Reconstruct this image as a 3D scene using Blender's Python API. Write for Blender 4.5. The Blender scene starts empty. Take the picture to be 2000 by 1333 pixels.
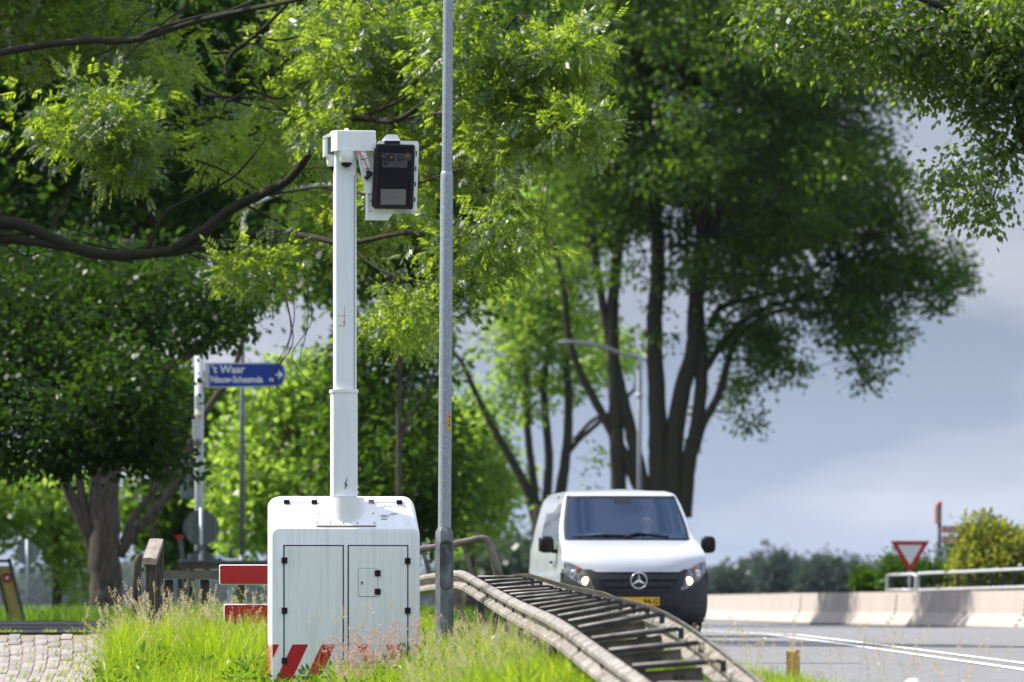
import bpy, math, random
import numpy as np
from mathutils import Matrix, Vector
R = math.radians
rng = np.random.default_rng(7)
random.seed(7)
SC = bpy.context.scene
COL = SC.collection

# ------------------------------------------------------------------ camera, sky, sun, exposure
CZ = 1.6
FPX = 11111.1
HOR = 1180.0
cam_d = bpy.data.cameras.new('camera')
cam = bpy.data.objects.new('camera', cam_d); COL.objects.link(cam)
cam.location = (0, 0, CZ); cam.rotation_euler = (R(90), 0, 0)
cam_d.sensor_width = 36; cam_d.lens = 200
cam_d.shift_y = (HOR - 666.5) / 2000.0
cam_d.clip_start = 0.5; cam_d.clip_end = 9000
cam_d.dof.use_dof = True; cam_d.dof.focus_distance = 46.3; cam_d.dof.aperture_fstop = 4.2
SC.camera = cam
SUN_AZ_X, SUN_AZ_Y, SUN_Z = -0.66, 0.16, 0.78
sun_dir = Vector((SUN_AZ_X, SUN_AZ_Y, SUN_Z)).normalized()
SUN_EL = math.asin(sun_dir.z)
w = bpy.data.worlds.new('World'); SC.world = w; w.use_nodes = True
nt = w.node_tree; nt.nodes.clear()
out = nt.nodes.new('ShaderNodeOutputWorld'); bg = nt.nodes.new('ShaderNodeBackground')
sky = nt.nodes.new('ShaderNodeTexSky'); sky.sky_type = 'NISHITA'; sky.sun_disc = False
sky.sun_elevation = SUN_EL
sky.sun_rotation = math.atan2(sun_dir.x, sun_dir.y)
sky.air_density = 1.0; sky.dust_density = 1.0
tc = nt.nodes.new('ShaderNodeTexCoord')
mp = nt.nodes.new('ShaderNodeMapping'); mp.inputs['Scale'].default_value = (7.5, 7.5, 26)
mp.inputs['Location'].default_value = (0.4, 0.0, 1.15)
n1 = nt.nodes.new('ShaderNodeTexNoise'); n1.inputs['Scale'].default_value = 1.0
n1.inputs['Detail'].default_value = 5; n1.inputs['Roughness'].default_value = 0.45
cr = nt.nodes.new('ShaderNodeValToRGB')
cr.color_ramp.elements[0].position = 0.43; cr.color_ramp.elements[0].color = (2.85, 3.48, 4.8, 1)
cr.color_ramp.elements[1].position = 0.60; cr.color_ramp.elements[1].color = (5.2, 5.4, 6.4, 1)
mx = nt.nodes.new('ShaderNodeMixRGB'); mx.inputs[0].default_value = 0.92
nt.links.new(tc.outputs['Generated'], mp.inputs['Vector'])
nt.links.new(mp.outputs[0], n1.inputs['Vector'])
nt.links.new(n1.outputs['Fac'], cr.inputs[0])
nt.links.new(sky.outputs[0], mx.inputs[1]); nt.links.new(cr.outputs[0], mx.inputs[2])
sx_n = nt.nodes.new('ShaderNodeSeparateXYZ'); nt.links.new(tc.outputs['Generated'], sx_n.inputs[0])
mr = nt.nodes.new('ShaderNodeMapRange'); mr.interpolation_type = 'SMOOTHSTEP'
mr.inputs['From Min'].default_value = 0.08; mr.inputs['From Max'].default_value = 0.55
mr.inputs['To Min'].default_value = 1.0; mr.inputs['To Max'].default_value = 2.3
nt.links.new(sx_n.outputs['Z'], mr.inputs['Value'])
vm = nt.nodes.new('ShaderNodeVectorMath'); vm.operation = 'SCALE'
mr2 = nt.nodes.new('ShaderNodeMapRange'); mr2.interpolation_type = 'SMOOTHSTEP'
mr2.inputs['From Min'].default_value = 0.0; mr2.inputs['From Max'].default_value = 0.060; mr2.inputs['To Min'].default_value = 1.48; mr2.inputs['To Max'].default_value = 1.0
nt.links.new(sx_n.outputs['Z'], mr2.inputs['Value'])
mm_ = nt.nodes.new('ShaderNodeMath'); mm_.operation = 'MULTIPLY'; nt.links.new(mr.outputs[0], mm_.inputs[0]); nt.links.new(mr2.outputs[0], mm_.inputs[1])
nt.links.new(mx.outputs[0], vm.inputs[0]); nt.links.new(mm_.outputs[0], vm.inputs['Scale'])
nt.links.new(vm.outputs[0], bg.inputs[0]); nt.links.new(bg.outputs[0], out.inputs[0])
bg.inputs[1].default_value = 0.072
sun_l = bpy.data.lights.new('sun', 'SUN'); sun = bpy.data.objects.new('sun', sun_l); COL.objects.link(sun)
sun_l.energy = 5.0; sun_l.angle = R(0.53); sun_l.color = (1.0, 0.955, 0.88)
sun.rotation_euler = Vector(sun_dir).to_track_quat('Z', 'Y').to_euler()
sun.location = (-30, 20, 60)
SC.view_settings.view_transform = 'Standard'; SC.view_settings.look = 'None'
SC.view_settings.exposure = 0.62; SC.view_settings.gamma = 1
SC.view_settings.use_curve_mapping = False
SC.render.engine = 'CYCLES'
SC.cycles.max_bounces = 7; SC.cycles.diffuse_bounces = 4; SC.cycles.glossy_bounces = 3
SC.cycles.transmission_bounces = 4; SC.cycles.transparent_max_bounces = 10
SC.cycles.use_denoising = True
SC.cycles.sample_clamp_indirect = 6.0

# ------------------------------------------------------------------ materials
def new_mat(name):
    m = bpy.data.materials.new(name); m.use_nodes = True
    return m, m.node_tree, m.node_tree.nodes['Principled BSDF']

def mat(name, c1, c2=None, rough=0.6, metal=0.0, scale=6.0, bump=0.0, bscale=None, stretch=(1,1,1),
        lo=0.35, hi=0.65, detail=4, spec=0.5, coat=0.0, coords='Object'):
    m, t, p = new_mat(name)
    p.inputs['Roughness'].default_value = rough; p.inputs['Metallic'].default_value = metal
    p.inputs['Specular IOR Level'].default_value = spec
    p.inputs['Coat Weight'].default_value = coat
    p.inputs['Base Color'].default_value = (*c1, 1)
    if c2 is not None or bump:
        tcn = t.nodes.new('ShaderNodeTexCoord'); mpn = t.nodes.new('ShaderNodeMapping')
        mpn.inputs['Scale'].default_value = stretch
        t.links.new(tcn.outputs[coords], mpn.inputs['Vector'])
    if c2 is not None:
        n = t.nodes.new('ShaderNodeTexNoise'); n.inputs['Scale'].default_value = scale; n.inputs['Detail'].default_value = detail
        r = t.nodes.new('ShaderNodeValToRGB')
        r.color_ramp.elements[0].position = lo; r.color_ramp.elements[0].color = (*c1, 1)
        r.color_ramp.elements[1].position = hi; r.color_ramp.elements[1].color = (*c2, 1)
        t.links.new(mpn.outputs[0], n.inputs['Vector']); t.links.new(n.outputs['Fac'], r.inputs[0])
        t.links.new(r.outputs[0], p.inputs['Base Color'])
    if bump:
        n2 = t.nodes.new('ShaderNodeTexNoise'); n2.inputs['Scale'].default_value = bscale or scale * 3; n2.inputs['Detail'].default_value = 5
        b = t.nodes.new('ShaderNodeBump'); b.inputs['Strength'].default_value = 1.0; b.inputs['Distance'].default_value = bump
        t.links.new(mpn.outputs[0], n2.inputs['Vector']); t.links.new(n2.outputs['Fac'], b.inputs['Height'])
        t.links.new(b.outputs[0], p.inputs['Normal'])
    return m

def leaf_mat(name, c1, c2, tr1, tr2, gloss=0.08, mixt=0.5, rough=0.35, nscale=0.5):
    m = bpy.data.materials.new(name); m.use_nodes = True; t = m.node_tree; t.nodes.clear()
    o = t.nodes.new('ShaderNodeOutputMaterial')
    geo = t.nodes.new('ShaderNodeNewGeometry')
    tcn = t.nodes.new('ShaderNodeTexCoord'); n = t.nodes.new('ShaderNodeTexNoise'); n.inputs['Scale'].default_value = nscale
    t.links.new(tcn.outputs['Object'], n.inputs['Vector'])
    add = t.nodes.new('ShaderNodeMath'); add.operation = 'MULTIPLY_ADD'; add.inputs[1].default_value = 0.55
    t.links.new(geo.outputs['Random Per Island'], add.inputs[0])
    sub = t.nodes.new('ShaderNodeMath'); sub.operation = 'SUBTRACT'; sub.inputs[1].default_value = 0.25
    t.links.new(n.outputs['Fac'], sub.inputs[0]); t.links.new(sub.outputs[0], add.inputs[2])
    def mixc(a, b):
        x = t.nodes.new('ShaderNodeMixRGB'); x.inputs[1].default_value = (*a, 1); x.inputs[2].default_value = (*b, 1)
        t.links.new(add.outputs[0], x.inputs[0]); return x
    a = mixc(c1, c2); b = mixc(tr1, tr2)
    d = t.nodes.new('ShaderNodeBsdfDiffuse'); tr = t.nodes.new('ShaderNodeBsdfTranslucent'); g = t.nodes.new('ShaderNodeBsdfGlossy')
    g.inputs['Roughness'].default_value = rough; g.inputs['Color'].default_value = (1, 1, 1, 1)
    t.links.new(a.outputs[0], d.inputs[0]); t.links.new(b.outputs[0], tr.inputs[0])
    m1 = t.nodes.new('ShaderNodeMixShader'); m1.inputs[0].default_value = mixt
    m2 = t.nodes.new('ShaderNodeMixShader'); m2.inputs[0].default_value = gloss
    t.links.new(d.outputs[0], m1.inputs[1]); t.links.new(tr.outputs[0], m1.inputs[2])
    t.links.new(m1.outputs[0], m2.inputs[1]); t.links.new(g.outputs[0], m2.inputs[2])
    t.links.new(m2.outputs[0], o.inputs[0])
    return m

def glass_mat(name, tint=(0.5, 0.55, 0.58), refl=0.3):
    m = bpy.data.materials.new(name); m.use_nodes = True; t = m.node_tree; t.nodes.clear()
    o = t.nodes.new('ShaderNodeOutputMaterial'); tr = t.nodes.new('ShaderNodeBsdfTransparent'); tr.inputs[0].default_value = (*tint, 1)
    g = t.nodes.new('ShaderNodeBsdfGlossy'); g.inputs['Roughness'].default_value = 0.02; g.inputs['Color'].default_value = (0.42, 0.60, 0.88, 1)
    lw = t.nodes.new('ShaderNodeFresnel'); lw.inputs[0].default_value = 1.5
    ma = t.nodes.new('ShaderNodeMath'); ma.operation = 'ADD'; ma.inputs[1].default_value = refl; ma.use_clamp = True
    t.links.new(lw.outputs[0], ma.inputs[0])
    x = t.nodes.new('ShaderNodeMixShader'); t.links.new(ma.outputs[0], x.inputs[0])
    t.links.new(tr.outputs[0], x.inputs[1]); t.links.new(g.outputs[0], x.inputs[2]); t.links.new(x.outputs[0], o.inputs[0])
    return m

def emit_mat(name, c, s):
    m, t, p = new_mat(name)
    p.inputs['Base Color'].default_value = (*c, 1); p.inputs['Emission Color'].default_value = (*c, 1)
    p.inputs['Emission Strength'].default_value = s
    return m

M = {}
M['white_paint'] = mat('white painted sheet metal', (0.87, 0.89, 0.87), (0.70, 0.73, 0.69), 0.38, scale=2.6, stretch=(14, 3, 0.5), lo=0.46, hi=0.82, detail=8, bump=0.0006, bscale=40)
M['white_plain'] = mat('clean white paint', (0.87, 0.88, 0.87), (0.80, 0.81, 0.79), 0.32, scale=5, stretch=(3, 3, 0.5), lo=0.4, hi=0.8)
M['mast'] = mat('white anodised mast', (0.84, 0.86, 0.87), (0.76, 0.78, 0.80), 0.35, scale=3, stretch=(6, 6, 0.4), lo=0.4, hi=0.8)
M['black'] = mat('black plastic', (0.010, 0.010, 0.011), rough=0.5, spec=0.3)
M['black_rough'] = mat('dark rubber', (0.02, 0.02, 0.022), (0.035, 0.034, 0.033), 0.8, scale=8)
M['seam'] = mat('dark seam', (0.03, 0.035, 0.035), rough=0.8)
M['red_sheet'] = mat('red reflective sheeting', (0.50, 0.006, 0.006), (0.42, 0.004, 0.005), 0.4, scale=3)
M['white_sheet'] = mat('white reflective sheeting', (0.72, 0.73, 0.72), rough=0.4)
M['orange'] = mat('orange cable sleeve', (0.75, 0.12, 0.02), rough=0.5)
M['steel_dark'] = mat('dark bolts', (0.09, 0.09, 0.09), rough=0.5, metal=0.6)
M['rust'] = mat('rusty stain', (0.20, 0.14, 0.06), rough=0.9)
M['galv'] = mat('galvanised steel', (0.27, 0.30, 0.34), (0.36, 0.39, 0.43), 0.5, metal=0.35, scale=45, lo=0.4, hi=0.62, detail=6)
M['galv_base'] = mat('dirty galvanised steel', (0.11, 0.12, 0.13), (0.21, 0.225, 0.24), 0.6, metal=0.3, scale=9, stretch=(2, 2, 1), lo=0.35, hi=0.7)
M['door_grime'] = mat('smeared grey steel door', (0.17, 0.185, 0.20), (0.045, 0.048, 0.05), 0.7, scale=7, stretch=(2.5, 1, 0.8), lo=0.40, hi=0.62, detail=8)
M['grime'] = mat('dark grime', (0.035, 0.035, 0.035), (0.10, 0.10, 0.10), 0.9, scale=20)
M['sticker'] = mat('yellow sticker', (0.65, 0.33, 0.01), rough=0.5)
M['rail'] = mat('weathered galvanised guardrail', (0.36, 0.325, 0.29), (0.13, 0.11, 0.085), 0.6, metal=0.05, scale=7.0, stretch=(0.9, 2.2, 0.8), lo=0.40, hi=0.60, detail=8, bump=0.002, bscale=14)
M['rail_dark'] = mat('dark steel strut', (0.022, 0.021, 0.019), (0.05, 0.046, 0.04), 0.5, metal=0.1, scale=9)
M['lichen'] = mat('lichen grown tube', (0.22, 0.185, 0.15), (0.10, 0.085, 0.07), 0.85, scale=7, bump=0.003)
M['wood_grey'] = mat('weathered grey timber', (0.34, 0.28, 0.23), (0.22, 0.18, 0.15), 0.85, scale=4, stretch=(8, 0.8, 2), bump=0.003, bscale=18)
M['wood_dark'] = mat('dark brown timber', (0.04, 0.035, 0.026), (0.09, 0.075, 0.055), 0.85, scale=5, stretch=(8, 8, 1))  # dark brown with upright streaks
M['wood_moss'] = mat('mossy timber', (0.09, 0.09, 0.05), (0.16, 0.14, 0.10), 0.9, scale=5)
M['steel_brown'] = mat('brown painted steel', (0.14, 0.085, 0.06), (0.09, 0.06, 0.05), 0.7, scale=3)
M['bark'] = mat('grey brown bark', (0.085, 0.066, 0.05), (0.035, 0.028, 0.022), 0.95, scale=5, stretch=(3, 3, 0.6), bump=0.02, bscale=9)
M['bark_dark'] = mat('dark mossy bark', (0.028, 0.022, 0.016), (0.022, 0.026, 0.010), 0.95, scale=3, stretch=(2, 2, 0.6), bump=0.02, bscale=7)
M['twig'] = mat('thin twig bark', (0.06, 0.05, 0.035), rough=0.9)
M['asphalt'] = mat('worn asphalt', (0.15, 0.147, 0.15), (0.22, 0.215, 0.215), 0.85, scale=14, stretch=(1.0, 0.35, 1), bump=0.006, bscale=50, lo=0.3, hi=0.7, detail=10)
M['path_shade'] = mat('bridge deck planks in painted shade', (0.028, 0.028, 0.034), (0.045, 0.045, 0.05), 0.95, scale=2, spec=0.05)  # deck colour kept near black to stand for tree shade
M['line'] = mat('white road paint', (0.72, 0.72, 0.70), (0.5, 0.5, 0.49), 0.7, scale=14, lo=0.55, hi=0.8)
M['paver'] = mat('concrete paver', (0.30, 0.265, 0.255), (0.22, 0.195, 0.19), 0.9, scale=8, bump=0.002, bscale=60)
M['paver_b'] = mat('paler concrete paver', (0.36, 0.31, 0.29), (0.27, 0.235, 0.22), 0.9, scale=6, bump=0.002, bscale=60)
M['paver_c'] = mat('darker stained paver', (0.27, 0.24, 0.235), (0.20, 0.175, 0.165), 0.9, scale=6, bump=0.002, bscale=60)
M['joint'] = mat('sandy joint soil', (0.30, 0.21, 0.12), (0.22, 0.17, 0.10), 0.95, scale=12)
M['soil'] = mat('grassy ground', (0.03, 0.06, 0.012), (0.06, 0.08, 0.02), 0.95, scale=0.8, bump=0.02, bscale=4)
M['concrete'] = mat('light concrete', (0.46, 0.395, 0.345), (0.33, 0.28, 0.24), 0.85, scale=3.0, stretch=(3, 3, 0.35), lo=0.35, hi=0.75, detail=7, bump=0.003, bscale=25)
M['rail_white'] = mat('white galvanised rail', (0.62, 0.62, 0.62), rough=0.4, metal=0.2)
M['dark_post'] = mat('near black steel', (0.02, 0.022, 0.024), rough=0.5)
M['sign_back'] = mat('grey sign back with algae', (0.15, 0.17, 0.16), (0.075, 0.09, 0.075), 0.6, scale=2.5, stretch=(9, 1, 0.25), lo=0.38, hi=0.62)
M['sign_back_far'] = mat('mottled grey sign back', (0.16, 0.19, 0.18), (0.09, 0.11, 0.11), 0.6, scale=3)
M['blue'] = mat('blue sign sheeting', (0.005, 0.04, 0.26), rough=0.4)
M['pole_white'] = mat('pale grey pole', (0.50, 0.51, 0.52), (0.40, 0.41, 0.42), 0.5, scale=3)
M['yellow_post'] = mat('ochre painted post', (0.42, 0.25, 0.03), (0.34, 0.20, 0.03), 0.6, scale=10)
M['yellow_board'] = mat('faded yellow board', (0.55, 0.42, 0.12), (0.48, 0.38, 0.15), 0.7, scale=3)
M['van_white'] = mat('white car paint', (0.52, 0.54, 0.59), rough=0.28, coat=0.6)
M['van_black'] = mat('black bumper plastic', (0.012, 0.013, 0.018), (0.017, 0.018, 0.023), 0.5, scale=20)
M['chrome'] = mat('chrome', (0.7, 0.7, 0.7), rough=0.15, metal=1.0)
M['plate'] = mat('yellow plate', (0.72, 0.42, 0.01), rough=0.4)
M['glass_van'] = glass_mat('windscreen glass', (0.78, 0.86, 0.90), 0.09)
M['glass_side'] = mat('dark side glass', (0.02, 0.025, 0.025), rough=0.05, coat=0.8)
M['lamp_lit'] = emit_mat('lit halogen lamp', (1.0, 0.62, 0.30), 5.0)
M['lamp_amber'] = mat('amber lens', (0.5, 0.12, 0.02), rough=0.2)
M['lens_house'] = mat('headlight housing', (0.10, 0.11, 0.12), (0.35, 0.36, 0.38), 0.15, metal=0.5, scale=16)
M['interior'] = mat('dark cab trim', (0.008, 0.010, 0.014), rough=0.8)
M['skin'] = mat('skin', (0.55, 0.36, 0.27), rough=0.6)
M['jacket'] = mat('dark green jacket', (0.02, 0.07, 0.045), rough=0.8)
M['hair'] = mat('dark hair', (0.02, 0.015, 0.012), rough=0.7)
M['folder'] = mat('pale green paper', (0.16, 0.42, 0.34), (0.25, 0.45, 0.40), 0.7, scale=9)
M['window_black'] = mat('black display glass', (0.004, 0.004, 0.005), rough=0.15, spec=0.25)
M['lens_plate'] = mat('smoky lens cover', (0.035, 0.032, 0.035), (0.055, 0.05, 0.05), 0.25, scale=30)
M['led'] = mat('pale led beads', (0.42, 0.39, 0.35), rough=0.4)
M['led_back'] = mat('grey led board', (0.07, 0.065, 0.06), rough=0.5)
M['lens_blue'] = mat('coated camera lens', (0.04, 0.045, 0.07), rough=0.1)
M['lens_brown'] = mat('brown coated lens', (0.09, 0.055, 0.04), rough=0.1)
M['print'] = mat('grey print', (0.10, 0.10, 0.12), rough=0.6)
M['print_pale'] = mat('pale grey print', (0.35, 0.34, 0.35), rough=0.6)
M['chalk'] = mat('ochre chalk', (0.50, 0.38, 0.14), rough=0.9)
M['green_box'] = mat('green painted steel', (0.06, 0.15, 0.10), rough=0.6)
M['sign_pink'] = mat('red and white route board', (0.45, 0.16, 0.12), (0.60, 0.45, 0.40), 0.5, scale=9, stretch=(7, 1, 1), lo=0.45, hi=0.62)
M['sign_red'] = mat('bright red cap', (0.50, 0.02, 0.02), rough=0.5)
M['field'] = mat('green field', (0.10, 0.16, 0.06), (0.14, 0.17, 0.08), 0.95, scale=0.05)
M['leaf_bright'] = leaf_mat('sunlit ash leaves', (0.015, 0.042, 0.008), (0.075, 0.13, 0.018), (0.03, 0.10, 0.005), (0.62, 0.82, 0.05), 0.05, 0.62, 0.42)
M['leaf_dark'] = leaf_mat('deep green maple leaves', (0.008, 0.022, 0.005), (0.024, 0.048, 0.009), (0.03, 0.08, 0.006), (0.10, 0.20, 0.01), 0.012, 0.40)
M['leaf_vase'] = leaf_mat('mid green ash leaves', (0.008, 0.028, 0.007), (0.04, 0.08, 0.012), (0.02, 0.08, 0.006), (0.32, 0.52, 0.02), 0.015, 0.45)
M['leaf_gloss'] = leaf_mat('glossy poplar leaves', (0.012, 0.036, 0.008), (0.04, 0.08, 0.012), (0.06, 0.18, 0.008), (0.44, 0.60, 0.02), 0.045, 0.5, 0.42)
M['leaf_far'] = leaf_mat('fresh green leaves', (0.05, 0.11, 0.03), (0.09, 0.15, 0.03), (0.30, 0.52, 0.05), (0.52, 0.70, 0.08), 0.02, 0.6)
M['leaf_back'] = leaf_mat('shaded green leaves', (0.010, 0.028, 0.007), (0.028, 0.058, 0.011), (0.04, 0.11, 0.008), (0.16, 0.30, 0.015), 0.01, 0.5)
M['leaf_hedge'] = leaf_mat('yellow green shrub leaves', (0.08, 0.12, 0.02), (0.20, 0.20, 0.03), (0.26, 0.36, 0.03), (0.60, 0.55, 0.05), 0.03, 0.45)
M['leaf_wood'] = leaf_mat('hazy woodland leaves', (0.045, 0.068, 0.050), (0.065, 0.09, 0.062), (0.05, 0.085, 0.045), (0.09, 0.13, 0.07), 0.02, 0.35, nscale=0.1)  # grey-green tones carry the distance haze in the leaf colour
M['grass_dark'] = leaf_mat('darker verge grass', (0.03, 0.075, 0.010), (0.07, 0.13, 0.015), (0.12, 0.28, 0.01), (0.3, 0.5, 0.02), 0.02, 0.5, nscale=1.2)
M['straw'] = leaf_mat('dead straw stalks', (0.42, 0.34, 0.18), (0.55, 0.46, 0.25), (0.4, 0.33, 0.16), (0.5, 0.42, 0.22), 0.02, 0.4, nscale=1.2)
M['grass'] = leaf_mat('fresh grass', (0.03, 0.09, 0.006), (0.18, 0.24, 0.015), (0.18, 0.40, 0.005), (0.76, 0.86, 0.015), 0.03, 0.62, 0.3, nscale=1.2)
M['seed'] = leaf_mat('pale grass seed heads', (0.55, 0.43, 0.28), (0.68, 0.60, 0.34), (0.6, 0.48, 0.3), (0.75, 0.65, 0.35), 0.02, 0.4, nscale=1.5)
M['seed_pink'] = leaf_mat('pink grass seed heads', (0.52, 0.34, 0.29), (0.64, 0.46, 0.38), (0.60, 0.38, 0.34), (0.75, 0.52, 0.42), 0.02, 0.4, nscale=1.5)

hz_m = bpy.data.materials.new('pale air'); hz_m.use_nodes = True; hz_m.node_tree.nodes.clear()
_o = hz_m.node_tree.nodes.new('ShaderNodeOutputMaterial'); _v = hz_m.node_tree.nodes.new('ShaderNodeVolumePrincipled')
_v.inputs['Density'].default_value = 0.00003; _v.inputs['Color'].default_value = (0.72, 0.86, 1.0, 1); _v.inputs['Anisotropy'].default_value = 0.0
hz_m.node_tree.links.new(_v.outputs[0], _o.inputs['Volume'])

# ------------------------------------------------------------------ object helpers
def P(px, py, d):
    return np.array(((px - 1000.0) / FPX * d, d, CZ + (HOR - py) / FPX * d))

def obj_from(name, V, F, m=None, parent=None, smooth=False, local=True):
    V = np.asarray(V, float)
    if parent is not None and not local:
        V = V - np.array(ORIG[parent.name])
    me = bpy.data.meshes.new(name)
    if isinstance(F, np.ndarray):
        nf, k = F.shape
        me.vertices.add(len(V)); me.vertices.foreach_set('co', V.astype(np.float32).ravel())
        me.loops.add(nf * k); me.loops.foreach_set('vertex_index', F.astype(np.int32).ravel())
        me.polygons.add(nf); me.polygons.foreach_set('loop_start', np.arange(0, nf * k, k, dtype=np.int32))
        me.polygons.foreach_set('loop_total', np.full(nf, k, dtype=np.int32))
        me.update(calc_edges=True)
    else:
        me.from_pydata([tuple(v) for v in V], [], [tuple(f) for f in F]); me.update()
    if smooth:
        me.polygons.foreach_set('use_smooth', np.ones(len(me.polygons), bool))
    if m is not None: me.materials.append(m)
    o = bpy.data.objects.new(name, me); COL.objects.link(o)
    if parent is not None: o.parent = parent
    return o

ORIG = {}
def thing(name, label, cat, loc, rotz=0.0, group=None):
    o = bpy.data.objects.new(name, None); COL.objects.link(o)
    o.empty_display_size = 0.2
    o.location = tuple(loc); o.rotation_euler = (0, 0, rotz); o['label'] = label; o['category'] = cat
    if group: o['group'] = group
    ORIG[o.name] = tuple(loc)
    return o
def tag(o, label, cat, group=None, kind=None):
    if label: o['label'] = label
    if cat: o['category'] = cat
    if group: o['group'] = group
    if kind: o['kind'] = kind
    return o

class B:
    """collects simple shapes of ONE piece"""
    def __init__(s): s.V = []; s.F = []
    def add(s, V, F):
        k = len(s.V); s.V += [tuple(v) for v in V]; s.F += [tuple(i + k for i in f) for f in F]; return s
    def box(s, c, sz, rot=None):
        c = np.array(c, float); h = np.array(sz, float) / 2
        V = [np.array((x, y, z)) * h for x in (-1, 1) for y in (-1, 1) for z in (-1, 1)]
        if rot is not None:
            rm = np.array(rot); V = [rm @ v for v in V]
        V = [v + c for v in V]
        return s.add(V, [(0, 1, 3, 2), (4, 6, 7, 5), (0, 4, 5, 1), (2, 3, 7, 6), (0, 2, 6, 4), (1, 5, 7, 3)])
    def rbox(s, c, sz, r=0.01, n=3):
        """rounded in the xz plane, front faces -y, bevelled rim"""
        cx, cy, cz = c; hx, hy, hz = [k / 2 for k in sz]
        def ring(inset, y):
            rr = max(r - inset, 1e-4); pts = []
            for qx, qz, a0 in ((1, 1, 0), (-1, 1, 90), (-1, -1, 180), (1, -1, 270)):
                for i in range(n + 1):
                    a = R(a0 + 90 * i / n)
                    pts.append((cx + qx * (hx - r) + rr * math.cos(a), y, cz + qz * (hz - r) + rr * math.sin(a)))
            return pts
        e = min(r * 0.4, hy * 0.5, 0.012)
        rings = [ring(e, cy - hy), ring(0, cy - hy + e), ring(0, cy + hy)]
        return s.loft(rings, cap=True)
    def loft(s, rings, cap=True, closed=True):
        k = len(rings[0]); V = [p for r_ in rings for p in r_]; F = []
        for i in range(len(rings) - 1):
            for j in range(k if closed else k - 1):
                a = i * k + j; b = i * k + (j + 1) % k
                F.append((a, b, b + k, a + k))
        if cap:
            F.append(tuple(range(k - 1, -1, -1))); F.append(tuple((len(rings) - 1) * k + j for j in range(k)))
        return s.add(V, F)
    def prism(s, poly, y0, y1):
        """poly in (x,z), extruded along y"""
        k = len(poly)
        V = [(x, y0, z) for x, z in poly] + [(x, y1, z) for x, z in poly]
        F = [tuple(range(k)), tuple(range(2 * k - 1, k - 1, -1))] + [(i, i + k, (i + 1) % k + k, (i + 1) % k) for i in range(k)]
        return s.add(V, F)
    def cyl(s, p0, p1, r0, r1=None, n=12, cap=True):
        return s.tube([p0, p1], [r0, r0 if r1 is None else r1], n, cap)
    def tube(s, pts, rad, n=8, cap=True, phase=0.0):
        pts = [np.array(p, float) for p in pts]
        if not hasattr(rad, '__len__'): rad = [rad] * len(pts)
        rings = []; t0 = pts[1] - pts[0]; t0 /= np.linalg.norm(t0)
        up = np.array((0, 0, 1.0)) if abs(t0[2]) < 0.9 else np.array((0, 1.0, 0))
        u = np.cross(up, t0); u /= np.linalg.norm(u)
        for i, p in enumerate(pts):
            t = pts[min(i + 1, len(pts) - 1)] - pts[max(i - 1, 0)]; t /= max(np.linalg.norm(t), 1e-9)
            u = u - t * np.dot(u, t); u /= max(np.linalg.norm(u), 1e-9); v = np.cross(t, u)
            rings.append([p + rad[i] * (math.cos(2 * math.pi * j / n + phase) * u + math.sin(2 * math.pi * j / n + phase) * v) for j in range(n)])
        return s.loft(rings, cap)
    def sphere(s, c, r, n=10, m=7, sc=(1, 1, 1)):
        rings = []
        for i in range(m + 1):
            th = math.pi * (i + 0.02) / (m + 0.04)
            rings.append([(c[0] + r * sc[0] * math.sin(th) * math.cos(2 * math.pi * j / n), c[1] + r * sc[1] * math.sin(th) * math.sin(2 * math.pi * j / n), c[2] - r * sc[2] * math.cos(th)) for j in range(n)])
        return s.loft(rings)
    def build(s, name, m, parent=None, smooth=False, local=True):
        return obj_from(name, s.V, s.F, m, parent, smooth, local)

def smooth_by_angle(o, ang=40):
    me = o.data
    me.polygons.foreach_set('use_smooth', np.ones(len(me.polygons), bool))
    try: me.set_sharp_from_angle(angle=R(ang))
    except Exception: pass
    return o

def text_obj(name, s, size, m, parent, loc, align='LEFT', rx=90, ext=0.0, ry=0, rz=0, sx=1.0, bold=0.0):
    c = bpy.data.curves.new(name, 'FONT'); c.body = s; c.size = size; c.align_x = align; c.extrude = ext; c.offset = bold
    c.resolution_u = 3
    tmp = bpy.data.objects.new(name + '_tmp', c)
    me = bpy.data.meshes.new_from_object(tmp); me.name = name
    bpy.data.objects.remove(tmp)
    me.materials.clear(); me.materials.append(m)
    o = bpy.data.objects.new(name, me); COL.objects.link(o); o.parent = parent
    o.location = loc; o.rotation_euler = (R(rx), R(ry), R(rz)); o.scale = (sx, 1, 1)
    return o

def catmull(pts, per=6):
    pts = [np.array(p, float) for p in pts]
    if len(pts) < 3: return pts
    q = [2 * pts[0] - pts[1]] + pts + [2 * pts[-1] - pts[-2]]
    o = []
    for i in range(1, len(q) - 2):
        for j in range(per):
            t = j / per
            o.append(0.5 * ((2 * q[i]) + (-q[i - 1] + q[i + 1]) * t + (2 * q[i - 1] - 5 * q[i] + 4 * q[i + 1] - q[i + 2]) * t * t + (-q[i - 1] + 3 * q[i] - 3 * q[i + 1] + q[i + 2]) * t ** 3))
    o.append(pts[-1]); return o

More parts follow.
